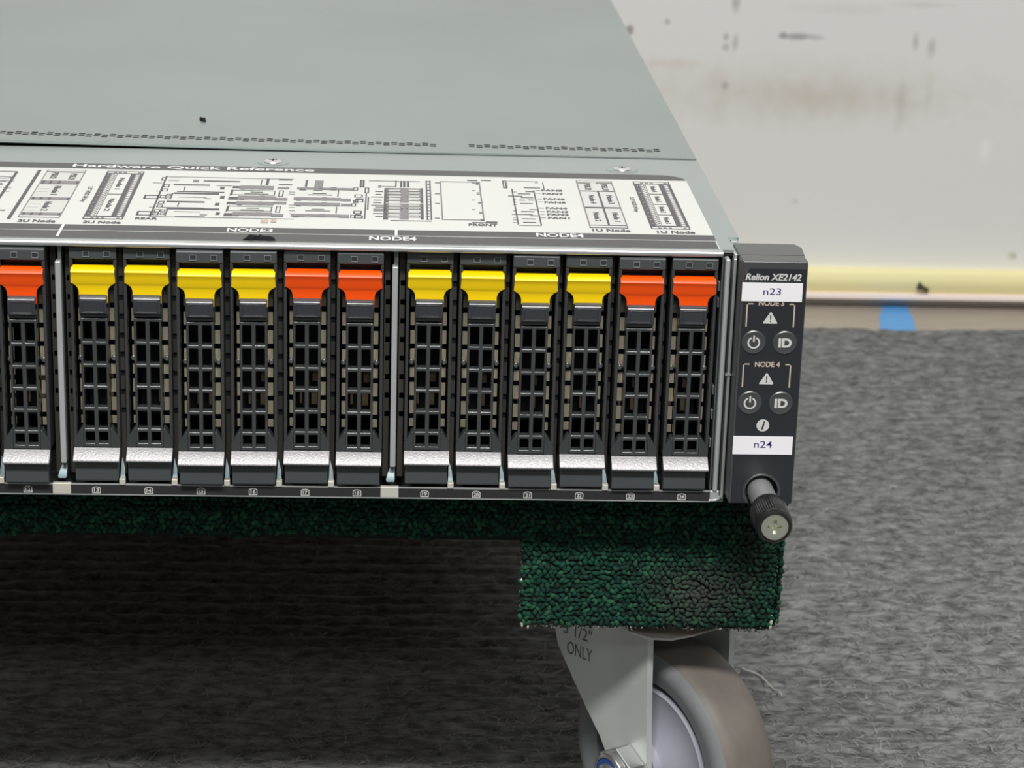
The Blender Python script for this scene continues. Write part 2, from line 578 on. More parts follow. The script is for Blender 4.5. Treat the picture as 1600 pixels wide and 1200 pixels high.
# loose felt fibres: far too many to count
N = 56000
fx = rng.uniform(-275, 400, N); fy = 100 + (CE - 104) * rng.random(N) ** 1.15
keep = (np.abs(np.sin(math.pi * fy / RIB)) > .42) | (rng.random(N) < .22)
fx, fy = fx[keep], fy[keep]
N = len(fx)
fz = PILE - 1.0 + rib_height(fx, fy) - 0.3 + rng.random(N) * 1.0
ang = np.where(rng.random(N) < .55, rng.normal(0, .45, N), rng.uniform(-math.pi, math.pi, N))
ln = rng.uniform(3.0, 8.5, N); bend = rng.normal(0, .7, N); wd = rng.uniform(.08, .19, N)
lift = rng.uniform(.05, .9, N)
pts = []
for k, t in enumerate((0, .33, .66, 1)):
    a = ang + bend * t
    px = fx + ln * t * np.cos(a); py = fy + ln * t * np.sin(a)
    pz = np.maximum(fz + lift * math.sin(math.pi * t * .9), PILE - 1.0 + rib_height(px, py) - .1)
    nxv, nyv = -np.sin(a), np.cos(a)
    pts.append(np.stack([px - nxv * wd, py - nyv * wd, pz], -1))
    pts.append(np.stack([px + nxv * wd, py + nyv * wd, pz + .05], -1))
P = np.stack(pts, 1).reshape(-1, 3)
b0 = np.arange(N)[:, None] * 8
Ff = np.concatenate([np.concatenate([b0 + 2 * k, b0 + 2 * k + 1, b0 + 2 * k + 3, b0 + 2 * k + 2], 1) for k in range(3)])
mi1 = rng.choice(3, N, p=[.42, .34, .24])
fib = np_mesh('carpet_fibres', P, Ff, ['fib_light', 'fib_mid', 'fib_dark'], np.concatenate([mi1] * 3), parent=carpet)
fib['kind'] = 'stuff'

# a loose white thread on the carpet, right of the caster
mb = MB()
tp = [(60.5, 222), (63, 219), (66, 217.5), (68, 213), (69.5, 207), (71.5, 201), (73.5, 199), (74, 194)]
mb.tube([(x, y, PILE + 0.5 + .35 * math.sin(i * 2.1)) for i, (x, y) in enumerate(tp)], 0.35, 6)
tag(mb.build('loose_thread', 'thread', org=(66, 208, PILE), smooth=60), 'short loose white thread lying on the carpet by the caster', 'thread')

# ================================================================== dolly
for k_ in ('green', 'green2', 'green3'):           # trodden-in grey dirt towards the corner of the flap (dolly coordinates)
    add_marks(MT[k_], [((216, -350, 122), (24, 40, 13), (70, 70, 63), 0.75, 1.0), ((232, -350, 140), (9, 40, 20), (58, 60, 54), 0.6, 0.9)])
DY = 20.0                                          # front plane of the carpeted edge
dolly = thing('furniture_dolly', 'wheeled dolly with green carpeted edge carrying the server', 'dolly', (-204, 370, PILE))
mb = MB(); mb.box(-448, DY + 4, -23.6, 34.5, 700, -4.6)
mb.build('deck_board', 'wood', dolly, bevel=1.0)
for x0, x1 in ((-448, -372), (-45, 33)):           # blocks that carry the casters
    for y0, y1 in ((DY + 6, 104), (600, 698)):
        mb = MB(); mb.box(x0, y0, -59, x1, y1, -23.7)
        mb.build('caster_block', 'wood', dolly, bevel=0.8)
mb = MB(); mb.box(-448, DY + 4, -4.5, 34.5, 700, -2.1)
mb.build('deck_carpet', 'green2', dolly)

# loop-pile carpet edge with the flap that hangs over the caster block
outline = [(-449, -3.6), (38.2, -3.6), (37.6, -24), (36.4, -56.6), (-50.8, -55.6), (-51.1, -24.4), (-449, -23.8)]
mb = MB(); mb.prism(outline, 'y', DY, DY + 2.6)
apron = mb.build('carpet_apron', 'green_base', dolly)
mb = MB(); mb.prism([(DY - 1, -3.6), (120, -3.6), (120, -25), (DY + 30, -50), (DY + 1, -55.8)], 'x', 35.6, 38.0)
side_apron = mb.build('side_apron', 'green_base', dolly)

bmq = bmesh.new(); bmesh.ops.create_icosphere(bmq, subdivisions=1, radius=1)
ico_v = np.array([v.co[:] for v in bmq.verts]); ico_f = np.array([[v.index for v in f.verts] for f in bmq.faces]); bmq.free()


def loops(centres, normal, along, name, parent, size=(1.45, .95, .95), mats=('green', 'green2', 'green3'), probs=(.5, .3, .2)):
    """short yarn loops: stretched beads lying on a surface."""
    n = len(centres)
    nr = Vector(normal); t = Vector(along); w = nr.cross(t)
    B = np.array([t, w, nr])
    a = rng.uniform(0, math.pi, n)
    sx = size[0] * rng.uniform(.75, 1.35, n); sy = size[1] * rng.uniform(.85, 1.2, n); sz = size[2] * rng.uniform(.8, 1.25, n)
    L = ico_v[None] * np.stack([sx, sy, sz], -1)[:, None, :]
    # bend each bead a little so that it curls like yarn
    L[:, :, 1] += rng.normal(0, .28, n)[:, None] * (L[:, :, 0] ** 2) / sx[:, None]
    ca, sa = np.cos(a)[:, None], np.sin(a)[:, None]
    Q = np.stack([L[:, :, 0] * ca - L[:, :, 1] * sa, L[:, :, 0] * sa + L[:, :, 1] * ca, L[:, :, 2]], -1)
    W = Q @ B + np.asarray(centres)[:, None, :]
    F = (ico_f[None] + (np.arange(n) * len(ico_v))[:, None, None]).reshape(-1, 3)
    m = rng.choice(len(mats), n, p=probs)
    o = np_mesh(name, W.reshape(-1, 3), F, list(mats), np.repeat(m, len(ico_f)), smooth=True, parent=parent, org=ORG[parent.name])
    o['kind'] = 'stuff'
    return o


def bottom_z(x):
    if x < -51.5:
        return -23.2 + 0.5 * math.sin(x * .09) + .3 * math.sin(x * .31)
    return -55.0 - 1.0 * (x + 51) / 86


cs = []
st = 1.95
for r_ in range(40):
    z = -5.0 - r_ * st * .88
    for c_ in range(int(486 / st) + 1):
        x = -449 + c_ * st + (r_ % 2) * st / 2
        x += rng.normal(0, .28); zz = z + rng.normal(0, .28)
        if x < 37.0 and zz > bottom_z(x):
            cs.append((x, DY - .25 + rng.normal(0, .18), zz))
loops(cs, (0, -1, 0), (1, 0, 0), 'loop_pile', apron)
cs = [(38.4 + rng.normal(0, .2), y + rng.normal(0, .3), z + rng.normal(0, .3)) for y in np.arange(DY - 1, 118, 1.8) for z in np.arange(-53, -5, 1.8)
      if z > -55 + max(0, (y - DY - 2)) * .42]
loops(cs, (1, 0, 0), (0, 1, 0), 'side_loop_pile', side_apron)

# frayed cut edges: crumbs of backing and yarn ends
cs = []
for x in np.arange(-51, 35, .8):
    for _ in range(3):
        cs.append((x + rng.normal(0, .4), DY + rng.uniform(-.4, 2.6), bottom_z(x) - .8 + rng.normal(0, .5)))
for z in np.arange(-55.5, -24, .8):
    for _ in range(2):
        cs.append((-51.2 + rng.normal(0, .3), DY + rng.uniform(-.2, 2.4), z))
        if z < -26:
            cs.append((36.6 + .02 * (z + 55) + rng.normal(0, .35), DY + rng.uniform(-.6, 1.8), z))
loops(cs, (0, -1, 0), (1, 0, 0), 'frayed_edge', apron, size=(.62, .32, .35), mats=('backing', 'fib_light', 'green2', 'fib_dark'), probs=(.52, .12, .14, .22))
mb = MB()
for x, z, s in ((36.3, -51, .8), (36.4, -53.8, 1.1), (36.2, -55.6, .9), (-51.3, -39, .7), (-50.5, -55.5, .9), (-48.5, -56.4, .6)):
    mb.lathe([(.1, -s * 1.3), (.55 * s, -s * .6), (.6 * s, s * .5), (.1, s * 1.2)], (x, DY - .5, z), (0.1, 0, 1), 8)
mb.build('glue_drop', 'cream', dolly, smooth=60)
# torn strip of film under the flap
mb = MB()
vs, fs = [], []
fl = [(-13, -60, 24), (-5, -63.4, 26), (3, -64.6, 28), (11, -63.8, 30), (19, -61.6, 31), (26, -60, 31), (30, -58.8, 31)]
for i, (x, z, y) in enumerate(fl):
    vs += [(x, y, z + .35), (x, y - .2, z - .35), (x + 1, y + 16, min(-59, z + 6)), (x + 1, y + 16, min(-58.6, z + 6.4))]
for i in range(len(fl) - 1):
    for k in range(4):
        k2 = (k + 1) % 4
        fs.append((4 * i + k, 4 * i + k2, 4 * i + 4 + k2, 4 * i + 4 + k))
fs += [(0, 3, 2, 1), (4 * len(fl) - 4, 4 * len(fl) - 3, 4 * len(fl) - 2, 4 * len(fl) - 1)]
mb.add(vs, fs)
mb.build('torn_film', 'film', dolly, smooth=50)


# ------------------------------------------------------------------ caster
def caster(origin, phi, stamp):
    """origin: near-side wheel centre; phi: direction of the axle."""
    c = Vector(origin)
    a = Vector((-math.cos(phi), -math.sin(phi), 0))
    t = Vector((math.sin(phi), -math.cos(phi), 0))
    z = Vector((0, 0, 1))
    W, R = 25.0, 44.3
    topz = -59.2 - c.z
    # bent leg: flat by the axle, curving inwards behind the crease
    def leg_rows():
        zs = [-14, -12.5, -9, -4, 0, 6, 14, 24, 36, 48, topz - 4]
        left = [-4, -8, -10.5, -11.5, -13, -17, -24, -31, -38, -41.5, -42.5]
        right = [4, 7, 9.2, 9.8, 9.6, 9.2, 8.6, 8, 7.4, 7, 6.6]
        return zs, left, right
    zs, left, right = leg_rows()
    def leg(s0, sgn, stampit=False):
        vs, fs = [], []
        m = 12
        th = 2.6
        for zz, l, r in zip(zs, left, right):
            for k in range(m + 1):
                u = l + (r - l) * k / m
                bend = 0.0
                if u < -11:
                    bend = 0.17 * (u + 11)
                bend *= max(0.0, min(1.0, (zz + 4) / 40))
                for th_ in (0, th):
                    s = s0 + sgn * (bend + th_)
                    vs.append(c - a * s + t * u + z * zz)
        nn = 2 * (m + 1)
        for i in range(len(zs) - 1):
            for k in range(m):
                p = i * nn + 2 * k
                fs.append((p, p + 2, p + 2 + nn, p + nn))
                fs.append((p + 1, p + 1 + nn, p + 3 + nn, p + 3))
            p = i * nn
            fs.append((p, p + nn, p + nn + 1, p + 1))
            p = i * nn + 2 * m
            fs.append((p, p + 1, p + nn + 1, p + nn))
        for i in (0, len(zs) - 1):
            for k in range(m):
                p = i * nn + 2 * k
                fs.append((p, p + 1, p + 3, p + 2) if i == 0 else (p, p + 2, p + 3, p + 1))
        return vs, fs
    mb = MB()
    mb.add(*leg(-8.6, 1))
    mb.add(*leg(W + 8.6, -1))
    # crown plate and swivel race under the block
    q = c - a * (W / 2) - t * 26
    pts = []
    for s_, u_ in ((-8.6, 6.6), (W + 8.6, 6.6), (W + 8.6, -57), (-8.6, -57)):
        p = c - a * s_ + t * u_
        pts.append((p.x, p.y))
    mb.prism(pts, 'z', c.z + topz - 6.5, c.z + topz - 3.5)
    mb.lathe([(23, topz - 3.4), (26, topz - 2.6), (26, topz - .6), (22, topz)], (q.x, q.y, c.z), (0, 0, 1), 40)
    fork = mb.build('caster_fork', 'fork', dolly, smooth=35)
    # tyre: crowned tread between two grey sidewalls
    mb = MB()
    mb.lathe([(31, 1.5), (35, .4), (37.5, -.3), (40.5, 0.2), (42.3, 1.6)], c, -a, 72, 1, ref=t, close=False)
    mb.f = mb.f[:-2]; mb.mi = mb.mi[:-2]
    mb.lathe([(42.3, 1.6), (43.5, 3.2), (44.1, 6), (R, 12.5), (44.1, 19), (43.5, 21.8), (42.3, 23.4)], c, -a, 72, 0, ref=t)
    mb.f = mb.f[:-2]; mb.mi = mb.mi[:-2]
    mb.lathe([(42.3, 23.4), (40.5, 24.8), (37.5, 25.3), (35, 24.6), (31, 23.5), (31, 1.5)], c, -a, 72, 1, ref=t)
    mb.f = mb.f[:-2]; mb.mi = mb.mi[:-2]
    mb.build('tyre', ['tread', 'tyre'], fork, smooth=40)
    mb = MB()
    mb.lathe([(9, -4.5), (9, -1), (14, 1.5), (22, 3.2), (27.2, 2.0), (28.2, 3.0), (28.2, 6), (30.8, 9.5), (30.8, 15.5), (28.2, 19), (28.2, 22), (14, 23.5), (9, 26), (9, 29)], c, -a, 56, 0, ref=t)
    mb.build('hub', 'hub', fork, smooth=40)
    mb = MB()
    mb.lathe([(9.8, -8.7), (9.8, -15.5), (8.6, -16.2)], c, -a, 6, 0, ref=z)
    mb.lathe([(8.2, -16.0), (7.9, -18.6), (6.4, -19.4), (6.3, -17.5)], c, -a, 32, 0, ref=z)
    mb.build('axle_nut', 'pin', fork, bevel=.5, smooth=30)
    mb = MB(); mb.lathe([(6.3, -17), (6.2, -18.9), (4.6, -18.9), (4.6, -17)], c, -a, 28, 0, ref=z)
    mb.build('nylon_ring', 'blue_ring', fork, smooth=40)
    mb = MB(); mb.lathe([(4.5, W + 15), (4.5, -19), (4.2, -20.4), (3.2, -21)], c, -a, 24, 0, ref=z)
    mb.lathe([(9.5, W + 8.8), (9.5, W + 14)], c, -a, 6, 0, ref=z)
    mb.build('axle_bolt', 'pin', fork, smooth=30)
    if stamp:
        mb = MB()
        def onleg(u, v):
            bend = 0.17 * (u + 11) if u < -11 else 0
            bend *= max(0.0, min(1.0, (v + 4) / 40))
            return c - a * (-8.6 + bend - .12) + t * u + z * v
        put_text(mb, '3 1/2"', (-35.5, 41.5, -22, 46.5), onleg, .0)
        put_text(mb, 'ONLY', (-33.5, 34, -21.5, 39), onleg, .0)
        mb.build('stamped_lettering', 'dull', fork)
    return fork


fork0 = caster((-1.4, 45, -121.0), math.radians(35), True)
caster((-404, 60, -121.0), math.radians(-20), False)
caster((10, 660, -121.0), math.radians(150), False)
caster((-404, 650, -121.0), math.radians(70), False)

# ================================================================== server chassis
server = thing('rack_server', 'silver rack server with number-printed drive bays resting on the dolly', 'server', (-204.5, 370, -1.9))
XR = 14.0
YB = 745.0


def bow(x):
    if x > -246:
        return max(0.0, min(1.0, (16 - x) / 262))
    return 1.0 if x > -330 else max(0.0, 1 - (-330 - x) / 95)


def cover_z(x, y):
    return 84.2 + 0.7 * bow(x) * max(0.0, min(1.0, (y - 20) / 116))


def lid_z(x, y):
    return 84.7 + 2.0 * bow(x) ** 1.3 * max(0.0, min(1.0, (560 - y) / 400)) + .25 * bow(x)


def sheet(mb, xs, ys, zf, th, mi=0):
    """closed sheet following zf(x, y)."""
    nx, ny = len(xs), len(ys)
    vs = [(x, y, zf(x, y)) for y in ys for x in xs] + [(x, y, zf(x, y) - th) for y in ys for x in xs]
    k = nx * ny
    fs = []
    for j in range(ny - 1):
        for i in range(nx - 1):
            p = j * nx + i
            fs.append((p, p + 1, p + nx + 1, p + nx))
            fs.append((k + p, k + p + nx, k + p + nx + 1, k + p + 1))
    for i in range(nx - 1):
        fs.append((i, k + i, k + i + 1, i + 1))
        p = (ny - 1) * nx + i
        fs.append((p, p + 1, k + p + 1, k + p))
    for j in range(ny - 1):
        p = j * nx
        fs.append((p, p + nx, k + p + nx, k + p))
        p = j * nx + nx - 1
        fs.append((p, k + p, k + p + nx, p + nx))
    mb.add(vs, fs, mi)


# shell
mb = MB(); mb.box(XL, .2, -1.9, XR, YB, -1.0); mb.build('bottom_pan', 'dull', server)
mb = MB(); mb.box(XL, YB - 1, -1.0, XR, YB, 83); mb.build('rear_panel', 'dull', server)
mb = MB(); mb.box(XR - 1.0, .2, -1.0, XR, 21, 83.4); mb.box(XR - 1, 21, -1.0, 16.4, YB - 1, 83.2)
mb.build('side_panel', 'satin', server, bevel=.3)
mb = MB(); mb.box(XL, .2, -1.0, XL + 1, YB - 1, 83.4); mb.build('side_panel', 'satin', server, bevel=.3)
mb = MB(); mb.box(XL + 1.2, 66, -.9, XR - 1.2, 67.5, 83); mb.build('backplane', 'dark', server)
mb = MB(); mb.box(XL + 1.2, 3, 82.2, XR - 1.2, 66, 82.9); mb.build('bay_ceiling', 'dark', server)
mb = MB(); mb.box(XL + 1.2, 128, 78.0, XR - 1.2, 200, 78.6); mb.build('inner_shelf', 'shelf', server)

# right-hand rolled edges of the bay opening
mb = MB(); mb.box(10.2, -.8, 1.9, 11.9, 6, 82.0); mb.build('rolled_edge', 'satin', server, bevel=.75, seg=3, smooth=50)
mb = MB(); mb.box(XL + 2, -.8, 1.9, XL + 3.7, 6, 82.0); mb.build('rolled_edge', 'satin', server, bevel=.75, seg=3, smooth=50)
mb = MB()      # outer corner frame seen as a thin bright outline with a rounded lower corner
arc = [(13.9 - 3 + 3 * math.cos(t), 1.4 - 3 * math.sin(t) * 1.0) for t in np.linspace(0, math.pi / 2, 7)]
outer = [(13.9, 82.0), (13.9, 1.4)] + arc[1:] + [(5.2, -1.6), (5.2, -.9)] + [(12.9 - 2.2 + 2.2 * math.cos(t), 1.2 - 2.1 * math.sin(t)) for t in np.linspace(math.pi / 2, 0, 6)] + [(12.9, 82.0)]
mb.prism(outer, 'y', -.5, .9); mb.build('corner_frame', 'steel', server, bevel=.25)
mb = MB(); mb.box(9.4, -.1, -.9, 12.6, 1.2, 2.1); mb.build('corner_gusset', 'satin', server, bevel=.4)
for z in (71.5, 66, 36, 27.5, 17.5):
    mb = MB(); mb.box(8.9, 4, z - 1.6, 9.4, 6.5, z + 1.6)
    mb.build('spring_contact', 'steel', server, bevel=.2)
mb = MB(); mb.box(9.4, 1.5, 2, 9.9, 64, 82); mb.build('bay_side_wall', 'dull', server)

# rolled front lip under the cover
mb = MB()
lp = [(-1.0 + 1.0 - 1.05 * math.sin(t), 83.5 + 1.05 * math.cos(t)) for t in np.linspace(-.2, math.pi + .1, 12)]
mb.prism(lp + [(2.2, 82.5), (2.2, 84.3)], 'x', XL + 4.5, 9.2)
mb.build('front_lip', 'steel', server, smooth=45)

# front cover and lid
xs_ = list(np.linspace(XL, 13.2, 46))
mb = MB(); sheet(mb, xs_, [2.6, 8, 19.0, 19.2], cover_z, 1.0)
sheet(mb, list(np.linspace(XL - 3, 16.9, 46)), [19.2, 30, 50, 75, 100, 120, 135.5], cover_z, 1.0)
cover = mb.build('front_cover', 'cover', server, smooth=30)
mb = MB(); mb.box(13.4, 2.2, 82.2, 16.7, 19.0, 83.0); mb.box(14.4, 19.3, 60, 16.7, 135, 83.1)
mb.build('cover_flange', 'cover', server, bevel=.3)

# lid: front band with honeycomb slots, plain sheet behind
P2, V0 = 2.95, 145.0
xs_v = np.arange(XL + 7, 16.5 - 6, P2)
LIDL = XL - 3.5
def vent_col(x):
    return not (-80.5 < x < -69.5) and x < 3.6 and x > XL + 12 and not (-330 < x < -319)
mb = MB()
front, back_ = 136.6, 160.0
vs, fs = [], []
def add_tile(x0, x1, y0, y1, holes):
    """strip tile between x0,x1; hexagonal openings centred in stacked cells."""
    ycur = y0
    for hy in holes:
        ya, yb = hy - 1.42, hy + 1.42
        if ya > ycur + 1e-6:
            quad(x0, x1, ycur, ya)
        cell(x0, x1, ya, yb, hy)
        ycur = yb
    if y1 > ycur:
        quad(x0, x1, ycur, y1)
def quad(x0, x1, y0, y1):
    n = len(vs)
    for x, y in ((x0, y0), (x1, y0), (x1, y1), (x0, y1)):
        vs.append((x, y, lid_z(x, y)))
    fs.append((n, n + 1, n + 2, n + 3))
def cell(x0, x1, ya, yb, hy):
    n = len(vs); xc = (x0 + x1) / 2; rx, ry = 1.43, .95
    out = [(x0, hy), (x0, yb), (xc, yb), (x1, yb), (x1, hy), (x1, ya), (xc, ya), (x0, ya)]
    inn = [(xc - rx, hy), (xc - rx * .62, hy + ry), (xc, hy + ry), (xc + rx * .62, hy + ry), (xc + rx, hy), (xc + rx * .62, hy - ry), (xc, hy - ry), (xc - rx * .62, hy - ry)]
    for x, y in out + inn:
        vs.append((x, y, lid_z(x, y)))
    for x, y in inn:
        vs.append((x, y, lid_z(x, y) - .12))
    for k in range(8):
        k2 = (k + 1) % 8
        fs.append((n + k, n + 8 + k, n + 8 + k2, n + k2))
        fs.append((n + 8 + k, n + 16 + k, n + 16 + k2, n + 8 + k2))
edges = [LIDL] + list(xs_v - P2 / 2) + [xs_v[-1] + P2 / 2, 16.6]
for i in range(len(edges) - 1):
    x0, x1 = edges[i], edges[i + 1]
    xc = (x0 + x1) / 2
    if 1 <= i <= len(xs_v) and vent_col(xc):
        o_ = 1.45 if i % 2 else 0.0
        add_tile(x0, x1, front, back_, [V0 + o_ + 2.0, V0 + o_ + 4.95])
    else:
        quad(x0, x1, front, back_)
mb.add(vs, fs)
mb2 = MB()
sheet(mb2, list(np.linspace(LIDL, 16.6, 40)), [back_, 180, 210, 250, 300, 360, 430, 500, 560, 650, YB], lid_z, 1.0)
mb.add(mb2.v, mb2.f)
# folded front edge of the lid (its lower return shows in the gap)
for i in range(40):
    x0 = LIDL + (16.6 - LIDL) * i / 40; x1 = LIDL + (16.6 - LIDL) * (i + 1) / 40
    mb.add([(x0, front, lid_z(x0, front)), (x1, front, lid_z(x1, front)), (x1, front, lid_z(x1, front) - 1.0), (x0, front, lid_z(x0, front) - 1.0),
            (x1, front + 4, lid_z(x1, front) - 1.0), (x0, front + 4, lid_z(x0, front) - 1.0)], [(0, 3, 2, 1), (3, 5, 4, 2)])
mb.box(15.7, 136.8, 70, 16.6, YB, 84.4)
lid = mb.build('lid', 'lid', server, fix=False)
# dimples in the lid and screws in the cover
for x, y in ((-.6, 141.0), (-207, 141.5)):
    mb = MB(); zz = lid_z(x, y)
    mb.lathe([(3.4, -.02), (3.0, .16), (2.2, .05), (1.5, -.25), (.2, -.3)], (x, y, zz + .04), (0, 0, 1), 28)
    mb.build('lid_dimple', 'lid', server, smooth=60)
for x, y in ((-13.2, 117.6), (-141.6, 117.8), (-270, 117.8), (-396, 117.6)):
    zz = cover_z(x, y)
    mb = MB(); mb.lathe([(6.0, 0), (5.7, .28), (5.1, .3), (4.2, -.1), (4.0, -.05)], (x, y, zz + .05), (0, 0, 1), 36)
    sc = mb.build('screw_dimple', 'cover', server, smooth=50)
    mb = MB(); mb.lathe([(3.4, .1), (3.2, .45), (2.2, .75), (1.2, .82)], (x, y, zz + .05), (0, 0, 1), 28)
    mb.build('screw_head', 'steel', sc, smooth=40)
    mb = MB(); mb.box(x - 1.5, y - .3, zz + .7, x + 1.5, y + .3, zz + .92); mb.box(x - .3, y - 1.5, zz + .7, x + .3, y + 1.5, zz + .92)
    mb.build('cross_recess', 'dark', sc)

# ------------------------------------------------------------------ quick-reference label on the cover
def on_cover(e):
    return lambda x, y: (x, y, cover_z(x, y) + e)


def flat(mb, x0, y0, x1, y1, e, mi=0):
    n = max(1, int(abs(x1 - x0) / 8)); m = max(1, int(abs(y1 - y0) / 14))
    for i in range(n):
        for j in range(m):
            a, b = x0 + (x1 - x0) * i / n, x0 + (x1 - x0) * (i + 1) / n
            c, d = y0 + (y1 - y0) * j / m, y0 + (y1 - y0) * (j + 1) / m
            mb.add([(a, c, cover_z(a, c) + e), (b, c, cover_z(b, c) + e), (b, d, cover_z(b, d) + e), (a, d, cover_z(a, d) + e)], [(0, 1, 2, 3)], mi)


LX0, LX1 = -417.0, 8.7
mb = MB()
n = 54
bx_ = np.linspace(LX0, LX1 - 10, n)
flat(mb, LX0, 3.4, LX1, 100.4, .10)
flat(mb, LX0, 100.4, LX1 - 10, 108.6, .10)
cn = [(LX1 - 10, 100.4), (LX1, 100.4)] + [(LX1 - 10 + 10 * math.cos(t), 100.4 + 8.2 * math.sin(t)) for t in np.linspace(0, math.pi / 2, 9)][1:]
mb.add([(x, y, cover_z(x, y) + .10) for x, y in cn], [tuple(range(len(cn)))])
label = mb.build('reference_label', 'label_white', server, fix=False)
mb = MB()
flat(mb, LX0, 100.6, LX1 - 10, 108.7, .16)
cn = [(LX1 - 10, 100.6), (LX1 - .2, 100.6)] + [(LX1 - 10 + 9.9 * math.cos(t), 100.6 + 8.1 * math.sin(t)) for t in np.linspace(0, math.pi / 2, 9)][1:]
mb.add([(x, y, cover_z(x, y) + .16) for x, y in cn], [tuple(range(len(cn)))])
mb.build('title_band', 'label_black', label, fix=False)
for y0, y1 in ((3.6, 13.0), (13.8, 20.8)):
    mb = MB(); flat(mb, LX0, y0, LX1 - .4 + (.4 if y0 > 10 else 0), y1, .16)
    mb.build('node_band', 'label_black', label, fix=False)
mb = MB()
for x, y0, y1 in ((-204.4, 5, 20.9), (-96.1, 13, 20.9), (-312, 5, 20.9)):
    flat(mb, x - .45, y0, x + .45, y1, .22)
mb.build('node_tick', 'print_white', label, fix=False)
txt = [('Hardware Quick Reference', (-212.6, 101.9, -126, 107.2)), ('NODE3', (-151.1, 14.5, -136.3, 19.4)),
       ('NODE4', (-104.8, 6.6, -89.5, 11.8)), ('NODE4', (-50.2, 14.8, -34.5, 19.8))]
for s, b in txt:
    mb = MB(); put_text(mb, s, b, on_cover(.24), .022)
    mb.build('white_lettering', 'print_white', label, fix=False)
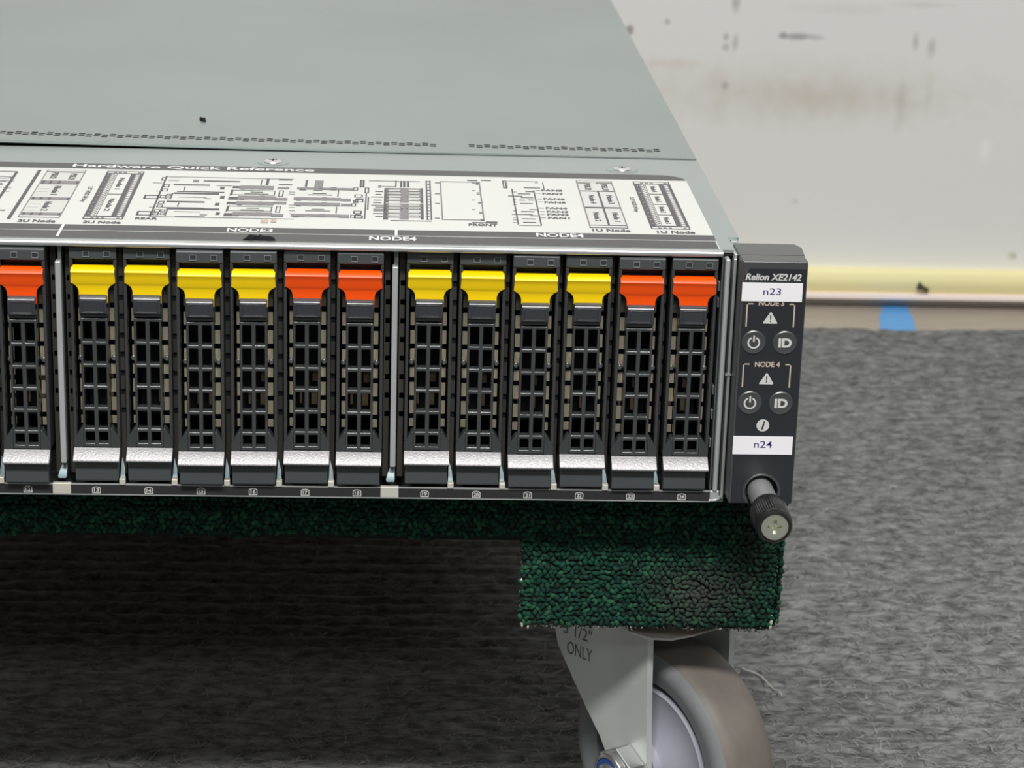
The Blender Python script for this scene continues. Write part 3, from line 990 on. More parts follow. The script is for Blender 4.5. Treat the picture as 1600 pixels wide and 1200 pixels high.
DIAGRAM = [(-231.34,47.7,-230.34,93.7,0), (-236.9,93.28,-230.9,94.08,0), (-235.6,85.86,-233.1,86.36,0), (-234.5,78.52,-232.4,79.72,0),
(-232.4,79.1,-229.5,79.5,0), (-233.8,74.28,-232.7,74.78,0), (-231.8,68.81,-229,69.21,0), (-231.3,63.85,-228.9,64.25,0), (-227.8,37.28,-226.1,38.48,0),
(-223.84,26.5,-222.64,96.8,0), (-177.6,90.11,-132.7,90.61,0), (-178.1,32.56,-130.1,33.06,0), (-178.04,33.7,-177.44,91.5,0),
(-177.6,74.92,-175.42,75.44,0), (-177.6,78.26,-175.42,78.78,0), (-177.6,74.92,-177.2,78.78,0), (-175.82,74.92,-175.42,78.78,0),
(-177.54,68.76,-175.37,69.28,0), (-177.54,72.06,-175.37,72.58,0), (-177.54,68.76,-177.14,72.58,0), (-175.77,68.76,-175.37,72.58,0),
(-177.28,58.95,-175.14,59.47,0), (-177.28,62.17,-175.14,62.69,0), (-177.28,58.95,-176.88,62.69,0), (-175.54,58.95,-175.14,62.69,0),
(-177,50.83,-174.88,51.35,0), (-177,53.98,-174.88,54.5,0), (-177,50.83,-176.6,54.5,0), (-175.28,50.83,-174.88,54.5,0),
(-177.01,45.73,-174.91,46.25,0), (-177.01,48.83,-174.91,49.35,0), (-177.01,45.73,-176.61,49.35,0), (-175.31,45.73,-174.91,49.35,0),
(-177.23,39.25,-175.14,39.77,0), (-177.23,42.29,-175.14,42.81,0), (-177.23,39.25,-176.83,42.81,0), (-175.54,39.25,-175.14,42.81,0),
(-177.31,34.99,-175.23,35.51,0), (-177.31,38,-175.23,38.52,0), (-177.31,34.99,-176.91,38.52,0), (-175.63,34.99,-175.23,38.52,0),
(-179.19,84.78,-177.46,85.43,0), (-179.19,88.77,-177.46,89.42,0), (-179.19,84.78,-178.69,89.42,0), (-177.96,84.78,-177.46,89.42,0),
(-176.6,84.4,-172.9,88.8,2), (-181.6,80.39,-178.4,80.89,0), (-179.3,68.49,-177.2,68.99,0), (-179.4,45.28,-177.3,45.78,0),
(-182.61,57.43,-177.47,58.34,0), (-182.61,61.8,-177.47,62.71,0), (-182.61,57.43,-181.91,62.71,0), (-178.17,57.43,-177.47,62.71,0),
(-182.64,34.25,-177.56,35.16,0), (-182.64,39.06,-177.56,39.97,0), (-182.64,34.25,-181.94,39.97,0), (-178.26,34.25,-177.56,39.97,0),
(-175.35,61.92,-173.65,62.44,1), (-175.35,64.29,-173.65,64.81,1), (-175.35,61.92,-174.95,64.81,1), (-174.05,61.92,-173.65,64.81,1),
(-175.1,57.45,-173.41,57.97,1), (-175.1,59.78,-173.41,60.3,1), (-175.1,57.45,-174.7,60.3,1), (-173.81,57.45,-173.41,60.3,1),
(-175.13,39.94,-173.48,40.46,1), (-175.13,42.17,-173.48,42.69,1), (-175.13,39.94,-174.73,42.69,1), (-173.88,39.94,-173.48,42.69,1),
(-174.88,35.7,-173.24,36.22,1), (-174.88,37.89,-173.24,38.41,1), (-174.88,35.7,-174.48,38.41,1), (-173.64,35.7,-173.24,38.41,1),
(-174.2,77.96,-161.6,79.56,0), (-164.2,84.43,-151.5,85.83,0), (-167.9,83.4,-165.9,86.4,1), (-172.1,68.22,-155.8,69.22,0), (-173,65.21,-157.4,67.21,0),
(-174.3,53.21,-161.4,55.01,0), (-173.4,43.16,-155.7,45.36,0), (-174.9,45.19,-160.7,45.99,0), (-159.3,78.15,-153.9,78.75,0),
(-171,60.43,-161.2,60.83,0), (-170.6,39.96,-161.6,40.36,0), (-169.6,33.55,-159.7,34.15,0), (-162.1,58.7,-159.6,59.5,0), (-161.6,35.88,-159.2,36.68,0),
(-170.1,69.9,-169.7,75.7,0), (-170.16,47.2,-169.76,52.5,0), (-173.59,57.8,-173.09,66.2,0), (-173.21,34.4,-172.71,43.6,0),
(-142.28,80.8,-141.28,90.3,0), (-144.09,80.6,-143.69,88.5,0), (-157.7,73,-156.2,76.6,0), (-156.7,59.8,-155.2,63.3,0), (-157.7,49.6,-156.2,53.1,0),
(-156.5,36.8,-155.1,40.1,0), (-153.68,64.4,-153.18,72.7,0), (-153.45,41.5,-152.95,49.4,0), (-151,73.9,-139.1,79.2,1), (-150.4,73.3,-148.9,79,0),
(-147.5,73.5,-145.7,79.3,2), (-144,73.8,-142.5,79.6,0), (-141.7,73.9,-140.7,79.8,2), (-153.5,75.3,-150.7,78.2,0), (-137.8,75.1,-133.7,77.9,1),
(-150.7,59.1,-137.6,64.2,1), (-150,58.4,-148.4,64.1,0), (-146.8,58.7,-145,64.4,2), (-143,58.9,-141.4,64.7,0), (-140.4,59.1,-139.4,64.9,2),
(-153.8,58.5,-150.3,62.3,0), (-137.7,58.4,-133.6,62.1,1), (-150.8,51.4,-137.9,56,1), (-150.2,50.7,-148.6,55.9,0), (-147,50.9,-145.2,56.1,2),
(-143.2,51.2,-141.7,56.4,0), (-140.7,51.4,-139.6,56.6,2), (-153.9,51.8,-150.6,54.8,0), (-138.1,53.1,-133.7,56.5,1), (-150.9,36.2,-137.7,40.9,1),
(-150.2,35.5,-148.6,40.8,0), (-147,35.8,-145.1,41.1,2), (-143.2,36.1,-141.6,41.4,0), (-140.6,36.2,-139.5,41.5,2), (-153.7,35.3,-150.5,39.3,0),
(-137.9,35.5,-133.9,39.5,1), (-137.02,64.25,-135.33,64.77,0), (-137.02,72.32,-135.33,72.84,0), (-137.02,64.25,-136.62,72.84,0),
(-135.73,64.25,-135.33,72.84,0), (-136.9,41.37,-135.24,41.89,0), (-136.9,49.44,-135.24,49.96,0), (-136.9,41.37,-136.5,49.96,0),
(-135.64,41.37,-135.24,49.96,0), (-138,88.61,-133.3,90.01,0), (-137.7,81.26,-132.9,82.46,0), (-153.23,65.53,-138.26,66.05,0),
(-153.23,71.91,-138.26,72.43,0), (-153.23,65.53,-152.83,72.43,0), (-138.66,65.53,-138.26,72.43,0), (-153.03,42.6,-138.09,43.12,0),
(-153.03,48.93,-138.09,49.45,0), (-153.03,42.6,-152.63,49.45,0), (-138.49,42.6,-138.09,49.45,0), (-146.8,69.48,-142.5,70.28,0),
(-148.8,66.87,-140.5,67.67,0), (-146.7,46.32,-142.5,47.12,0), (-148.6,43.85,-140.7,44.65,0), (-131,75.2,-111.3,78.2,1), (-130.1,74,-127.9,78.2,0),
(-125.2,74.4,-122.7,78.6,2), (-119.3,74.9,-117.2,79.1,0), (-115.3,75.1,-114.1,79.4,2), (-125.1,73.5,-122.1,89.1,1), (-131.5,59.6,-115.3,63.6,1),
(-130.7,58.7,-128.8,63.5,0), (-126.7,59,-124.5,63.8,2), (-121.8,59.4,-120.1,64.2,0), (-118.6,59.6,-117.5,64.5,2), (-131.1,51.7,-115.4,56.1,1),
(-130.3,50.8,-128.6,56,0), (-126.5,51.1,-124.4,56.3,2), (-121.8,51.5,-120.1,56.7,0), (-118.7,51.7,-117.6,56.9,2), (-115.3,59.1,-111.9,62.6,1),
(-115.1,52,-111.5,55.1,1), (-131.4,36.2,-115.2,40,1), (-130.6,35.4,-128.8,39.9,0), (-126.6,35.7,-124.5,40.2,2), (-121.8,36,-120,40.6,0),
(-118.5,36.2,-117.4,40.8,2), (-115.3,35.7,-111.9,39.8,1), (-128.44,79.3,-127.64,89.6,0), (-116.66,65.6,-116.26,74.8,0), (-116.63,41.9,-116.23,50.6,0),
(-125.3,69.11,-120.6,70.01,0), (-127,67.18,-118.4,67.98,0), (-124.9,46.4,-120.6,47.3,0), (-126.9,44.26,-118.4,45.06,0), (-133.6,70.78,-131.5,71.28,0),
(-133.5,67.72,-131.3,68.22,0), (-132.7,52.01,-130.6,52.51,0), (-132.6,48.35,-130.5,48.85,0), (-132.3,44,-130.3,44.5,0), (-132.1,39.7,-130.1,40.2,0),
(-111.4,75.18,-109.67,75.7,0), (-111.4,78.9,-109.67,79.42,0), (-111.4,75.18,-111,79.42,0), (-110.07,75.18,-109.67,79.42,0),
(-111.01,56.91,-109.32,57.43,0), (-111.01,60.46,-109.32,60.98,0), (-111.01,56.91,-110.61,60.98,0), (-109.72,56.91,-109.32,60.98,0),
(-111.61,51.96,-109.93,52.48,0), (-111.61,55.46,-109.93,55.98,0), (-111.61,51.96,-111.21,55.98,0), (-110.33,51.96,-109.93,55.98,0),
(-111.6,36.03,-109.95,36.55,0), (-111.6,39.38,-109.95,39.9,0), (-111.6,36.03,-111.2,39.9,0), (-110.35,36.03,-109.95,39.9,0),
(-109.25,80.22,-107.58,81.13,0), (-109.25,90.34,-107.58,91.25,0), (-109.25,80.22,-108.55,91.25,0), (-108.28,80.22,-107.58,91.25,0),
(-107.38,71.78,-105.8,72.43,0), (-107.38,78.8,-105.8,79.45,0), (-107.38,71.78,-106.88,79.45,0), (-106.3,71.78,-105.8,79.45,0),
(-110.82,65.17,-107.86,65.82,0), (-110.82,68.56,-107.86,69.21,0), (-110.82,65.17,-110.32,69.21,0), (-108.36,65.17,-107.86,69.21,0),
(-110.49,58.09,-107.56,58.74,0), (-110.49,61.42,-107.56,62.07,0), (-110.49,58.09,-109.99,62.07,0), (-108.06,58.09,-107.56,62.07,0),
(-110.68,41.91,-107.8,42.56,0), (-110.68,45.1,-107.8,45.75,0), (-110.68,41.91,-110.18,45.75,0), (-108.3,41.91,-107.8,45.75,0),
(-110.19,35.51,-107.34,36.16,0), (-110.19,38.64,-107.34,39.29,0), (-110.19,35.51,-109.69,39.29,0), (-107.84,35.51,-107.34,39.29,0),
(-110.1,38.6,-107.9,40.9,0), (-110.2,62.2,-107.6,63.8,1), (-106.96,34.8,-106.46,71.7,0), (-106.14,47.7,-105.64,65.6,0), (-103.7,73.83,-100.9,74.73,0),
(-103.6,69.66,-101.4,70.56,0), (-105,65.71,-100.9,66.61,0), (-104.2,61.07,-101.4,61.97,0), (-104.2,57.46,-101.3,58.36,0),
(-104.8,53.53,-100.2,54.43,0), (-103.4,51.13,-99.7,52.03,0), (-104,48.14,-99.6,49.04,0), (-104,45.95,-100.1,46.85,0), (-104,42.04,-100.6,42.94,0),
(-103.2,38.07,-100.6,38.97,0), (-102.7,80.2,-101.7,83.8,1), (-101.7,82.04,-96.4,82.54,0), (-96.72,82,-96.22,91.6,0), (-95.01,81.3,-94.21,90.9,0),
(-93.9,81.4,-93.1,91,0), (-92.6,81.5,-91.8,91.1,0), (-106.1,90.1,-87.9,90.7,0), (-100.1,78.8,-87.3,79.7,1), (-99.7,74.3,-93.8,77.3,1),
(-98.8,75.3,-94.8,76.4,3), (-99.7,70.1,-93.8,73.1,1), (-98.7,71.1,-94.7,72.2,3), (-99.6,66,-93.8,68.9,1), (-98.7,67,-94.7,68,3),
(-99.6,61,-93.8,63.9,1), (-98.7,62,-94.7,63,3), (-99.5,52.5,-93.8,55.3,1), (-98.6,53.4,-94.7,54.5,3), (-99.5,48.3,-93.8,51.1,1),
(-98.6,49.3,-94.7,50.3,3), (-99.4,42.5,-93.8,45.3,1), (-98.5,43.5,-94.7,44.5,3), (-99.4,37.5,-93.8,40.2,1), (-98.5,38.4,-94.7,39.4,3),
(-92.9,74.8,-87.5,77.8,1), (-92,75.9,-88.4,77,3), (-92.9,70.7,-87.5,73.6,1), (-92,71.7,-88.4,72.8,3), (-92.9,66.5,-87.5,69.4,1),
(-92,67.5,-88.4,68.6,3), (-92.9,61.5,-87.6,64.4,1), (-92,62.5,-88.4,63.6,3), (-92.9,53,-87.6,55.8,1), (-92,53.9,-88.5,55,3),
(-92.9,48.8,-87.6,51.7,1), (-92,49.8,-88.5,50.8,3), (-92.9,43,-87.7,45.8,1), (-92.1,43.9,-88.5,45,3), (-92.9,38,-87.7,40.7,1),
(-92.1,38.9,-88.6,39.9,3), (-100.51,34.5,-98.91,79.3,0), (-94.99,35,-91.99,79.8,1), (-87.94,35.4,-86.94,80.3,0), (-99.9,56.9,-87,57.8,3),
(-85.94,35.1,-85.44,92.5,0), (-84.64,34.9,-84.14,92.6,0), (-85.8,90.47,-84.4,91.27,0), (-85.8,85.96,-84.5,86.76,0), (-85.9,81.5,-84.5,82.3,0),
(-85.9,77.08,-84.6,77.88,0), (-85.9,72.71,-84.6,73.51,0), (-86,68.38,-84.7,69.18,0), (-86,64.09,-84.7,64.89,0), (-86,59.85,-84.7,60.65,0),
(-86.1,55.65,-84.8,56.45,0), (-86.1,51.49,-84.8,52.29,0), (-86.1,47.37,-84.8,48.17,0), (-86.2,43.28,-84.9,44.08,0), (-86.2,39.24,-84.9,40.04,0),
(-86.2,35.24,-85,36.04,0), (-82.6,88.76,-80.9,89.66,0), (-82.8,72.14,-81.1,73.04,0), (-82.9,57.94,-81.3,58.84,0), (-83.2,37.13,-81.6,38.03,0),
(-98,32.83,-84.4,33.63,0), (-80.91,35.52,-66.51,36.17,1), (-80.91,90.97,-66.51,91.62,1), (-80.91,35.52,-80.41,91.62,1), (-67.01,35.52,-66.51,91.62,1),
(-71,93.41,-67.3,94.81,0), (-66.1,94.06,-62.4,95.36,0), (-70.8,32.02,-66.2,33.02,0), (-66.2,31.79,-62.4,34.19,0), (-68.1,89.48,-67,90.48,0),
(-68.2,87.69,-67.1,88.39,0), (-68.2,74.7,-67.1,75.7,0), (-68.2,72.98,-67.1,73.68,0), (-68,60.57,-67,61.57,0), (-68.1,58.91,-67,59.61,0),
(-68.1,46.44,-67,47.44,0), (-68.1,44.84,-67.1,45.54,0), (-67.9,36.35,-66.8,37.35,0), (-67.9,34.78,-66.9,35.48,0), (-69.4,89.52,-68.3,90.22,0),
(-69.7,78.01,-68.6,78.71,0), (-70.1,63.9,-69,64.6,0), (-70.5,50.08,-69.4,50.78,0), (-58.46,82.91,-57.08,83.56,0), (-58.46,94.24,-57.08,94.89,0),
(-58.46,82.91,-57.96,94.89,0), (-57.58,82.91,-57.08,94.89,0), (-57.2,84.1,-56.8,94.7,1), (-56.4,94.05,-45.5,94.45,0), (-44.17,83.2,-43.77,92.9,0),
(-55.7,31.2,-55.2,82.3,0), (-48.04,30.3,-47.54,80.5,0), (-55.3,29.49,-47.8,29.89,0), (-46.8,92.02,-45.7,92.62,0), (-51.1,83.77,-45.3,84.67,0),
(-50.8,77.92,-47.9,78.82,0), (-53.7,74.54,-49.3,75.44,0), (-57.2,71.15,-52.2,72.05,0), (-52.9,69.02,-48.5,69.92,0), (-53.6,65.12,-51.6,66.02,0),
(-50.7,65.51,-48.2,66.41,0), (-53.5,60.27,-49.1,61.17,0), (-50.7,51.51,-47.8,52.41,0), (-53.7,48.62,-49.2,49.52,0), (-57,44.56,-49.9,45.46,0),
(-50.8,42.99,-47.9,43.89,0), (-53.8,38.44,-49.2,39.34,0), (-53.7,33.59,-49.3,34.49,0), (-47,80.39,-45.4,80.79,0), (-47.1,76.13,-45.4,76.53,0),
(-47.1,67.43,-45.5,67.83,0), (-47.1,63.3,-45.5,63.7,0), (-47.2,54.26,-45.6,54.66,0), (-47.2,49.36,-45.6,49.76,0), (-47.3,45.26,-45.7,45.66,0),
(-47.3,40.32,-45.7,40.72,0), (-55.3,77.28,-54,77.78,0), (-55.7,66.68,-54.5,67.18,0), (-55.9,62.09,-54.7,62.59,0), (-56.1,58.75,-54.8,59.25,0),
(-56.5,49.78,-55.2,50.28,0), (-56.9,40.28,-55.6,40.78,0), (-57,36.68,-55.8,37.18,0), (-57.2,33.11,-56,33.61,0)]
mb = MB()
E_ = (.20, .23, .22, .26)
for x0, y0, x1, y1, k in DIAGRAM:
    flat(mb, x0, y0, x1, y1, E_[k], k)
bd = mb.build('board_diagram', ['ink', 'ink_mid', 'ink_light', 'label_white'], label, fix=False)
bd['kind'] = 'stuff'


def frame(mb, x0, y0, x1, y1, w, e, mi=0):
    for r in ((x0, y0, x1, y0 + w * 1.4), (x0, y1 - w * 1.4, x1, y1), (x0, y0, x0 + w, y1), (x1 - w, y0, x1, y1)):
        flat(mb, *r, e, mi)


MATS4 = ['ink', 'ink_mid', 'ink_light', 'label_white']
# two-node rear view
mb = MB()
x0, x1 = -220.6, -206.9
flat(mb, x0, 29, x1, 97.5, .18, 2); frame(mb, x0, 29, x1, 97.5, .35, .26, 1)
flat(mb, x0 + .3, 95, x1 - .3, 97, .24, 3); flat(mb, x0 + .3, 93.8, x1 - .3, 95, .25, 0); flat(mb, x0 + .3, 29.2, x1 - .3, 31.6, .24, 3)
for a, b in ((75.7, 81.1), (53, 56.7), (31.6, 35.4)):
    flat(mb, x0 + .3, a, x1 - .3, b, .24, 1)
    for q in (.06, .25, .46, .92):
        flat(mb, x0 + q * 13.7, a + .3, x0 + q * 13.7 + .8, b - .3, .27, 0)
for r in range(3):
    for a in (38, 60):
        flat(mb, x0 + .8, a + r * 4.5, x0 + 4.6, a + r * 4.5 + .5, .25, 3)
put_text(mb, 'PSU2', (-218.2, 84, -215.8, 93), on_cover(.28), .03, rot=-90)
put_text(mb, 'PSU1', (-211.6, 83, -209.2, 92), on_cover(.28), .03, rot=-90)
put_text(mb, 'Node 1', (-214.6, 60.5, -212.2, 73), on_cover(.28), .03, rot=-90)
put_text(mb, 'Node 2', (-214.6, 38, -212.2, 50.5), on_cover(.28), .03, rot=-90)
put_text(mb, '2U Node', (-219.9, 22.7, -207.6, 26.2), on_cover(.28), .03)
mb.build('node_diagram', MATS4, label, fix=False)


def bay_diagram(x0, nodes, names, cap, capbox, hdd):
    mb = MB()
    x1 = x0 + 13.2
    y0, y1 = 28.2, 97.2
    flat(mb, x0, y0, x1, y1, .18, 3); frame(mb, x0, y0, x1, y1, .45, .26, 0)
    flat(mb, x0, y1 - 4, x1, y1 - 3.2, .26, 0); flat(mb, x0, y0 + 2.8, x1, y0 + 3.6, .26, 0)
    for q in (2.5, 4.2, 6.0, 11): flat(mb, x0 + q, y1 - 2.8, x0 + q + 1.2, y1 - 1.4, .25, 1); flat(mb, x0 + q, y0 + .8, x0 + q + 1.0, y0 + 2.0, .25, 1)
    flat(mb, x0 + .4, y0 + 3.6, x0 + 1.9, y1 - 4, .24, 0)
    flat(mb, x0 + 1.9, y0 + 3.6, x0 + 3.0, y1 - 4, .24, 1)
    for k in range(24):
        y = y0 + 4.2 + k * 2.5
        flat(mb, x0 + 2.3, y, x0 + 2.9, y + 1.4, .27, 3)
        flat(mb, x0 + 3.2, y, x0 + 3.7, y + 1.0, .27, 0)
        if k % 2: flat(mb, x0 + .9, y, x0 + 1.3, y + .6, .27, 2)
        flat(mb, x0 + 10.9, y, x0 + 12.0, y + 1.5, .27, 3)
    flat(mb, x0 + 3.9, y0 + 3.6, x0 + 4.2, y1 - 4, .25, 1)
    flat(mb, x0 + 8.9, y0 + 3.6, x0 + 10.5, y1 - 4, .25, 0); flat(mb, x0 + 10.5, y0 + 3.6, x0 + 12.3, y1 - 4, .25, 1); flat(mb, x0 + 12.3, y0 + 3.6, x0 + 12.8, y1 - 4, .25, 0)
    h = (y1 - 4 - y0 - 3.6) / nodes
    for k in range(nodes):
        a = y0 + 3.6 + k * h
        flat(mb, x0 + 4.2, a, x0 + 8.9, a + .7, .27, 0)
        put_text(mb, names[k], (x0 + 5.6, a + h * .24, x0 + 7.5, a + h * .80), on_cover(.28), .03, rot=-90)
    put_text(mb, cap, capbox, on_cover(.28), .03)
    put_text(mb, '2.5" HDD 24 bay', hdd, on_cover(.28), .02, rot=-90)
    mb.build('bay_diagram', MATS4, label, fix=False)


bay_diagram(-199.4, 2, ['Node 2', 'Node 1'], '2U Node', (-198.7, 22.4, -186.3, 25.8), (-203.5, 51.5, -201.3, 73))
bay_diagram(-11.2, 4, ['Node 1', 'Node 2', 'Node 3', 'Node 4'], '1U Node', (-9.7, 22.4, 2.9, 25.8), (-14.9, 51.5, -12.9, 73))
# four-node rear view
mb = MB()
x0, x1 = -31.8, -18.8
flat(mb, x0, 28.4, x1, 96.8, .18, 2); frame(mb, x0, 28.4, x1, 96.8, .45, .26, 1)
flat(mb, x0 + .3, 94, x1 - .3, 96.2, .24, 3); flat(mb, x0 + .2, 92.8, x0 + 5, 94, .25, 0); flat(mb, x1 - 6, 93, x1 - .2, 95, .25, 1); flat(mb, x0 + .3, 28.6, x1 - .3, 31, .24, 3)
for a, b in ((80.4, 81.6), (55.6, 57.4), (31, 32.2)):
    flat(mb, x0, a, x1, b, .25, 0)
flat(mb, -25.35, 31, -24.65, 81, .26, 0)
put_text(mb, 'PSU2', (-29.3, 82.5, -27, 92), on_cover(.28), .03, rot=-90)
put_text(mb, 'PSU1', (-23.2, 82.5, -20.9, 92), on_cover(.28), .03, rot=-90)
for s, x, y in (('Node 4', -28.9, 62.5), ('Node 3', -22.6, 62.3), ('Node 2', -29.2, 37), ('Node 1', -22.7, 37)):
    put_text(mb, s, (x, y, x + 2.1, y + 12.5), on_cover(.28), .03, rot=-90)
put_text(mb, '1U Node', (-31.2, 23.3, -18.5, 26.9), on_cover(.28), .03)
mb.build('node_diagram', MATS4, label, fix=False)
mb = MB()
put_text(mb, 'REAR', (-182.3, 28.6, -174.9, 31.4), on_cover(.28), .03)
put_text(mb, 'FRONT', (-72.1, 27.9, -62.5, 30.9), on_cover(.28), .03)
for k, yy in enumerate((80.7, 75.6, 68.0, 62.9, 54.5, 49.4, 45.4, 40.6)):
    put_text(mb, 'FAN%d' % (8 - k), (-45.0, yy - 1.25, -37.6, yy + 1.25), on_cover(.28), .03)
for xx, yy in ((-234.3, 84.5), (-235.8, 74.5), (-235.9, 69.5)):
    cn = [(xx + 3.1 * math.cos(t), yy + 1.7 * math.sin(t)) for t in np.linspace(0, 2 * math.pi, 20, endpoint=False)]
    ci = [(xx + 2.7 * math.cos(t), yy + 1.2 * math.sin(t)) for t in np.linspace(0, 2 * math.pi, 20, endpoint=False)]
    mb.add([on_cover(.26)(*q) for q in cn + ci], [(k, (k + 1) % 20, 20 + (k + 1) % 20, 20 + k) for k in range(20)])
mb.build('caption_lettering', 'ink', label, fix=False)
mb = MB()
flat(mb, -140.9, 26.6, -138.4, 31.6, .29); flat(mb, -137.6, 28, -135.8, 31.4, .29)
MT['rust'] = mat('brown_smear', (196, 176, 160), 0.7, var=(600, 0.25))
mb.build('brown_smear', 'rust', label, fix=False)

# ------------------------------------------------------------------ number strip, dividers and tabs
mb = MB(); mb.box(XL + 4.5, -.5, -1.5, 9.3, 1.0, 1.85)
strip = mb.build('number_strip', 'strip', server, bevel=.15)
mb = MB(); mb.box(XL + 2, -.62, -1.75, 9.5, 1.0, -1.45); mb.build('pan_edge', 'satin', server)
mb = MB(); mb.box(XL + 4.5, -.56, 1.8, 9.3, .6, 2.0); mb.build('strip_edge', 'satin', server)
pl = lambda u, v: (u, -.56, v)
for i in range(1, 25):
    x = bayx(i)
    mb = MB()
    o1 = [(-1.4, -1.15), (1.4, -1.15), (1.4, .7), (.9, 1.1), (0, 1.25), (-.9, 1.1), (-1.4, .7)]
    o2 = [(-1.15, -.85), (1.15, -.85), (1.15, .6), (.8, .85), (0, 1.0), (-.8, .85), (-1.15, .6)]
    mb.add([(x + a, -.56, b) for a, b in o1 + o2], [(k, (k + 1) % 7, 7 + (k + 1) % 7, 7 + k) for k in range(7)])
    put_text(mb, str(i), (x - .8 if i > 9 else x - .4, -.65, x + .8 if i > 9 else x + .4, .65), pl, .03)
    mb.build('bay_number', 'print_grey', server, fix=False)
DIV = [-96.2, -203.7, -311.3]
for x in DIV:
    mb = MB(); mb.box(x - .95, -.6, 9.2, x + .95, 3, 77.5)
    d = mb.build('divider', 'satin', server, bevel=.35)
    mb = MB(); mb.box(x - .1, 1.2, 77.4, x + .95, 40, 82.1); mb.box(x - .5, 3, 3, x + .5, 60, 82)
    mb.build('divider_web', 'dull', d)
    mb = MB(); mb.rows([(3.0, 9.4, x - .4, x + .7), (1.8, 6.5, x - 1.6, x + .8), (.2, 4.6, x - 2.2, x + .8), (-.6, 4.0, x - 2.0, x + .6)], .8)
    mb.build('divider_foot', 'fin', d, bevel=.2)
    for xg in (x - 2.5, x + 2.3):
        mb = MB(); zs_ = [3.5, 20] + [v for k in range(8) for v in (24.4 + 6.4 * k, 26.4 + 6.4 * k)] + [82]
        mb.holed([xg - .9, xg - .5, xg + .9], zs_, lambda i, j: i == 1 and j > 1 and j % 2 == 0 and j < 17, 6.5, 7.2)
        mb.build('slot_guide', 'guide', d)
    mb = MB(); mb.box(x - 3.9, -.6, -1.45, x + 2.1, 1.2, 2.2)
    mb.build('bare_pad', 'cream', server, bevel=.2)
for i in range(1, 24):
    if i % 6 == 0:
        continue
    x = (bayx(i) + bayx(i + 1)) / 2
    mb = MB()
    mb.box(x - 1.0, -1.0, 2.0, x + 1.0, 1.2, 4.1)
    tb = mb.build('guide_tab', 'cream', server, bevel=.25)
    mb = MB(); mb.rows([(5.5, 9.2, x - .7, x - .4), (3.4, 6.4, x - .8, x + .5), (1.2, 4.0, x - .9, x + .8)], .6)
    mb.build('tab_fin', 'fin', tb, bevel=.1)
    # slotted guide between two neighbouring trays
    mb = MB(); zs_ = [3.5, 20] + [v for k in range(8) for v in (24.4 + 6.4 * k, 26.4 + 6.4 * k)] + [82]
    mb.holed([x - .85, x - .5, x + .85], zs_, lambda i, j: i == 1 and j > 1 and j % 2 == 0 and j < 17, 6.5, 7.2)
    mb.build('slot_guide', 'guide', server)
    mb = MB(); mb.box(x - .8, 7.3, 3.5, x + .8, 60, 82)
    mb.build('bay_partition', 'dark', server)

# ------------------------------------------------------------------ control ear (and its plain twin on the far end)
def ear_body(x0, x1, holex):
    zt, zb = 84.0, 1.5
    hx, hz, hr = holex, 5.9, 5.7
    th0 = math.asin(max(-1, min(1, (zb - hz) / hr)))
    arc = [(hx + hr * math.cos(t), hz + hr * math.sin(t)) for t in np.linspace(th0, math.pi - th0, 22)]
    pts = [(x0, zb), (x0, zt), (x1, zt), (x1, zb)] + arc
    mb = MB(); mb.prism(pts, 'y', -10.0, -2.0)
    ear = mb.build('rack_ear', 'ear', server, bevel=.5, seg=3)
    mb = MB(); mb.prism([(x0, -2.0), (x1, -2.0), (x1 + .6, 8), (x1 - 1.2, 12.5), (x0, 12.5)], 'z', zb + .3, zt)
    mb.build('ear_back', 'ear', ear)
    inner = [(x0 + .8, zb + .5), (x0 + .8, 79), (x0 + 2.6, 81.6), (x1 - .4, 81.6), (x1 - .4, zb + .5)] + \
            [(hx + (hr + .55) * math.cos(t), hz + (hr + .55) * math.sin(t)) for t in np.linspace(math.asin((zb + .5 - hz) / (hr + .55)), math.pi - math.asin((zb + .5 - hz) / (hr + .55)), 22)]
    mb = MB(); mb.prism(inner, 'y', -10.25, -9.6)
    mb.build('face_overlay', 'ear_face', ear)
    mb = MB()
    pr = [(hr + .05, 0), (hr + .6, -.12), (hr + .55, .3), (hr - .3, .3)]
    seg = 26
    vs, fs = [], []
    ts = np.linspace(math.asin((zb + .3 - hz) / (hr + .5)), math.pi - math.asin((zb + .3 - hz) / (hr + .5)), seg)
    for t in ts:
        for r, d in pr:
            vs.append((hx + r * math.cos(t), -10.3 + d, hz + r * math.sin(t)))
    for k in range(seg - 1):
        for q in range(4):
            q2 = (q + 1) % 4
            fs.append((4 * k + q, 4 * k + q2, 4 * k + 4 + q2, 4 * k + 4 + q))
    mb.add(vs, fs)
    mb.build('notch_rim', 'ear', ear, smooth=40)
    return ear


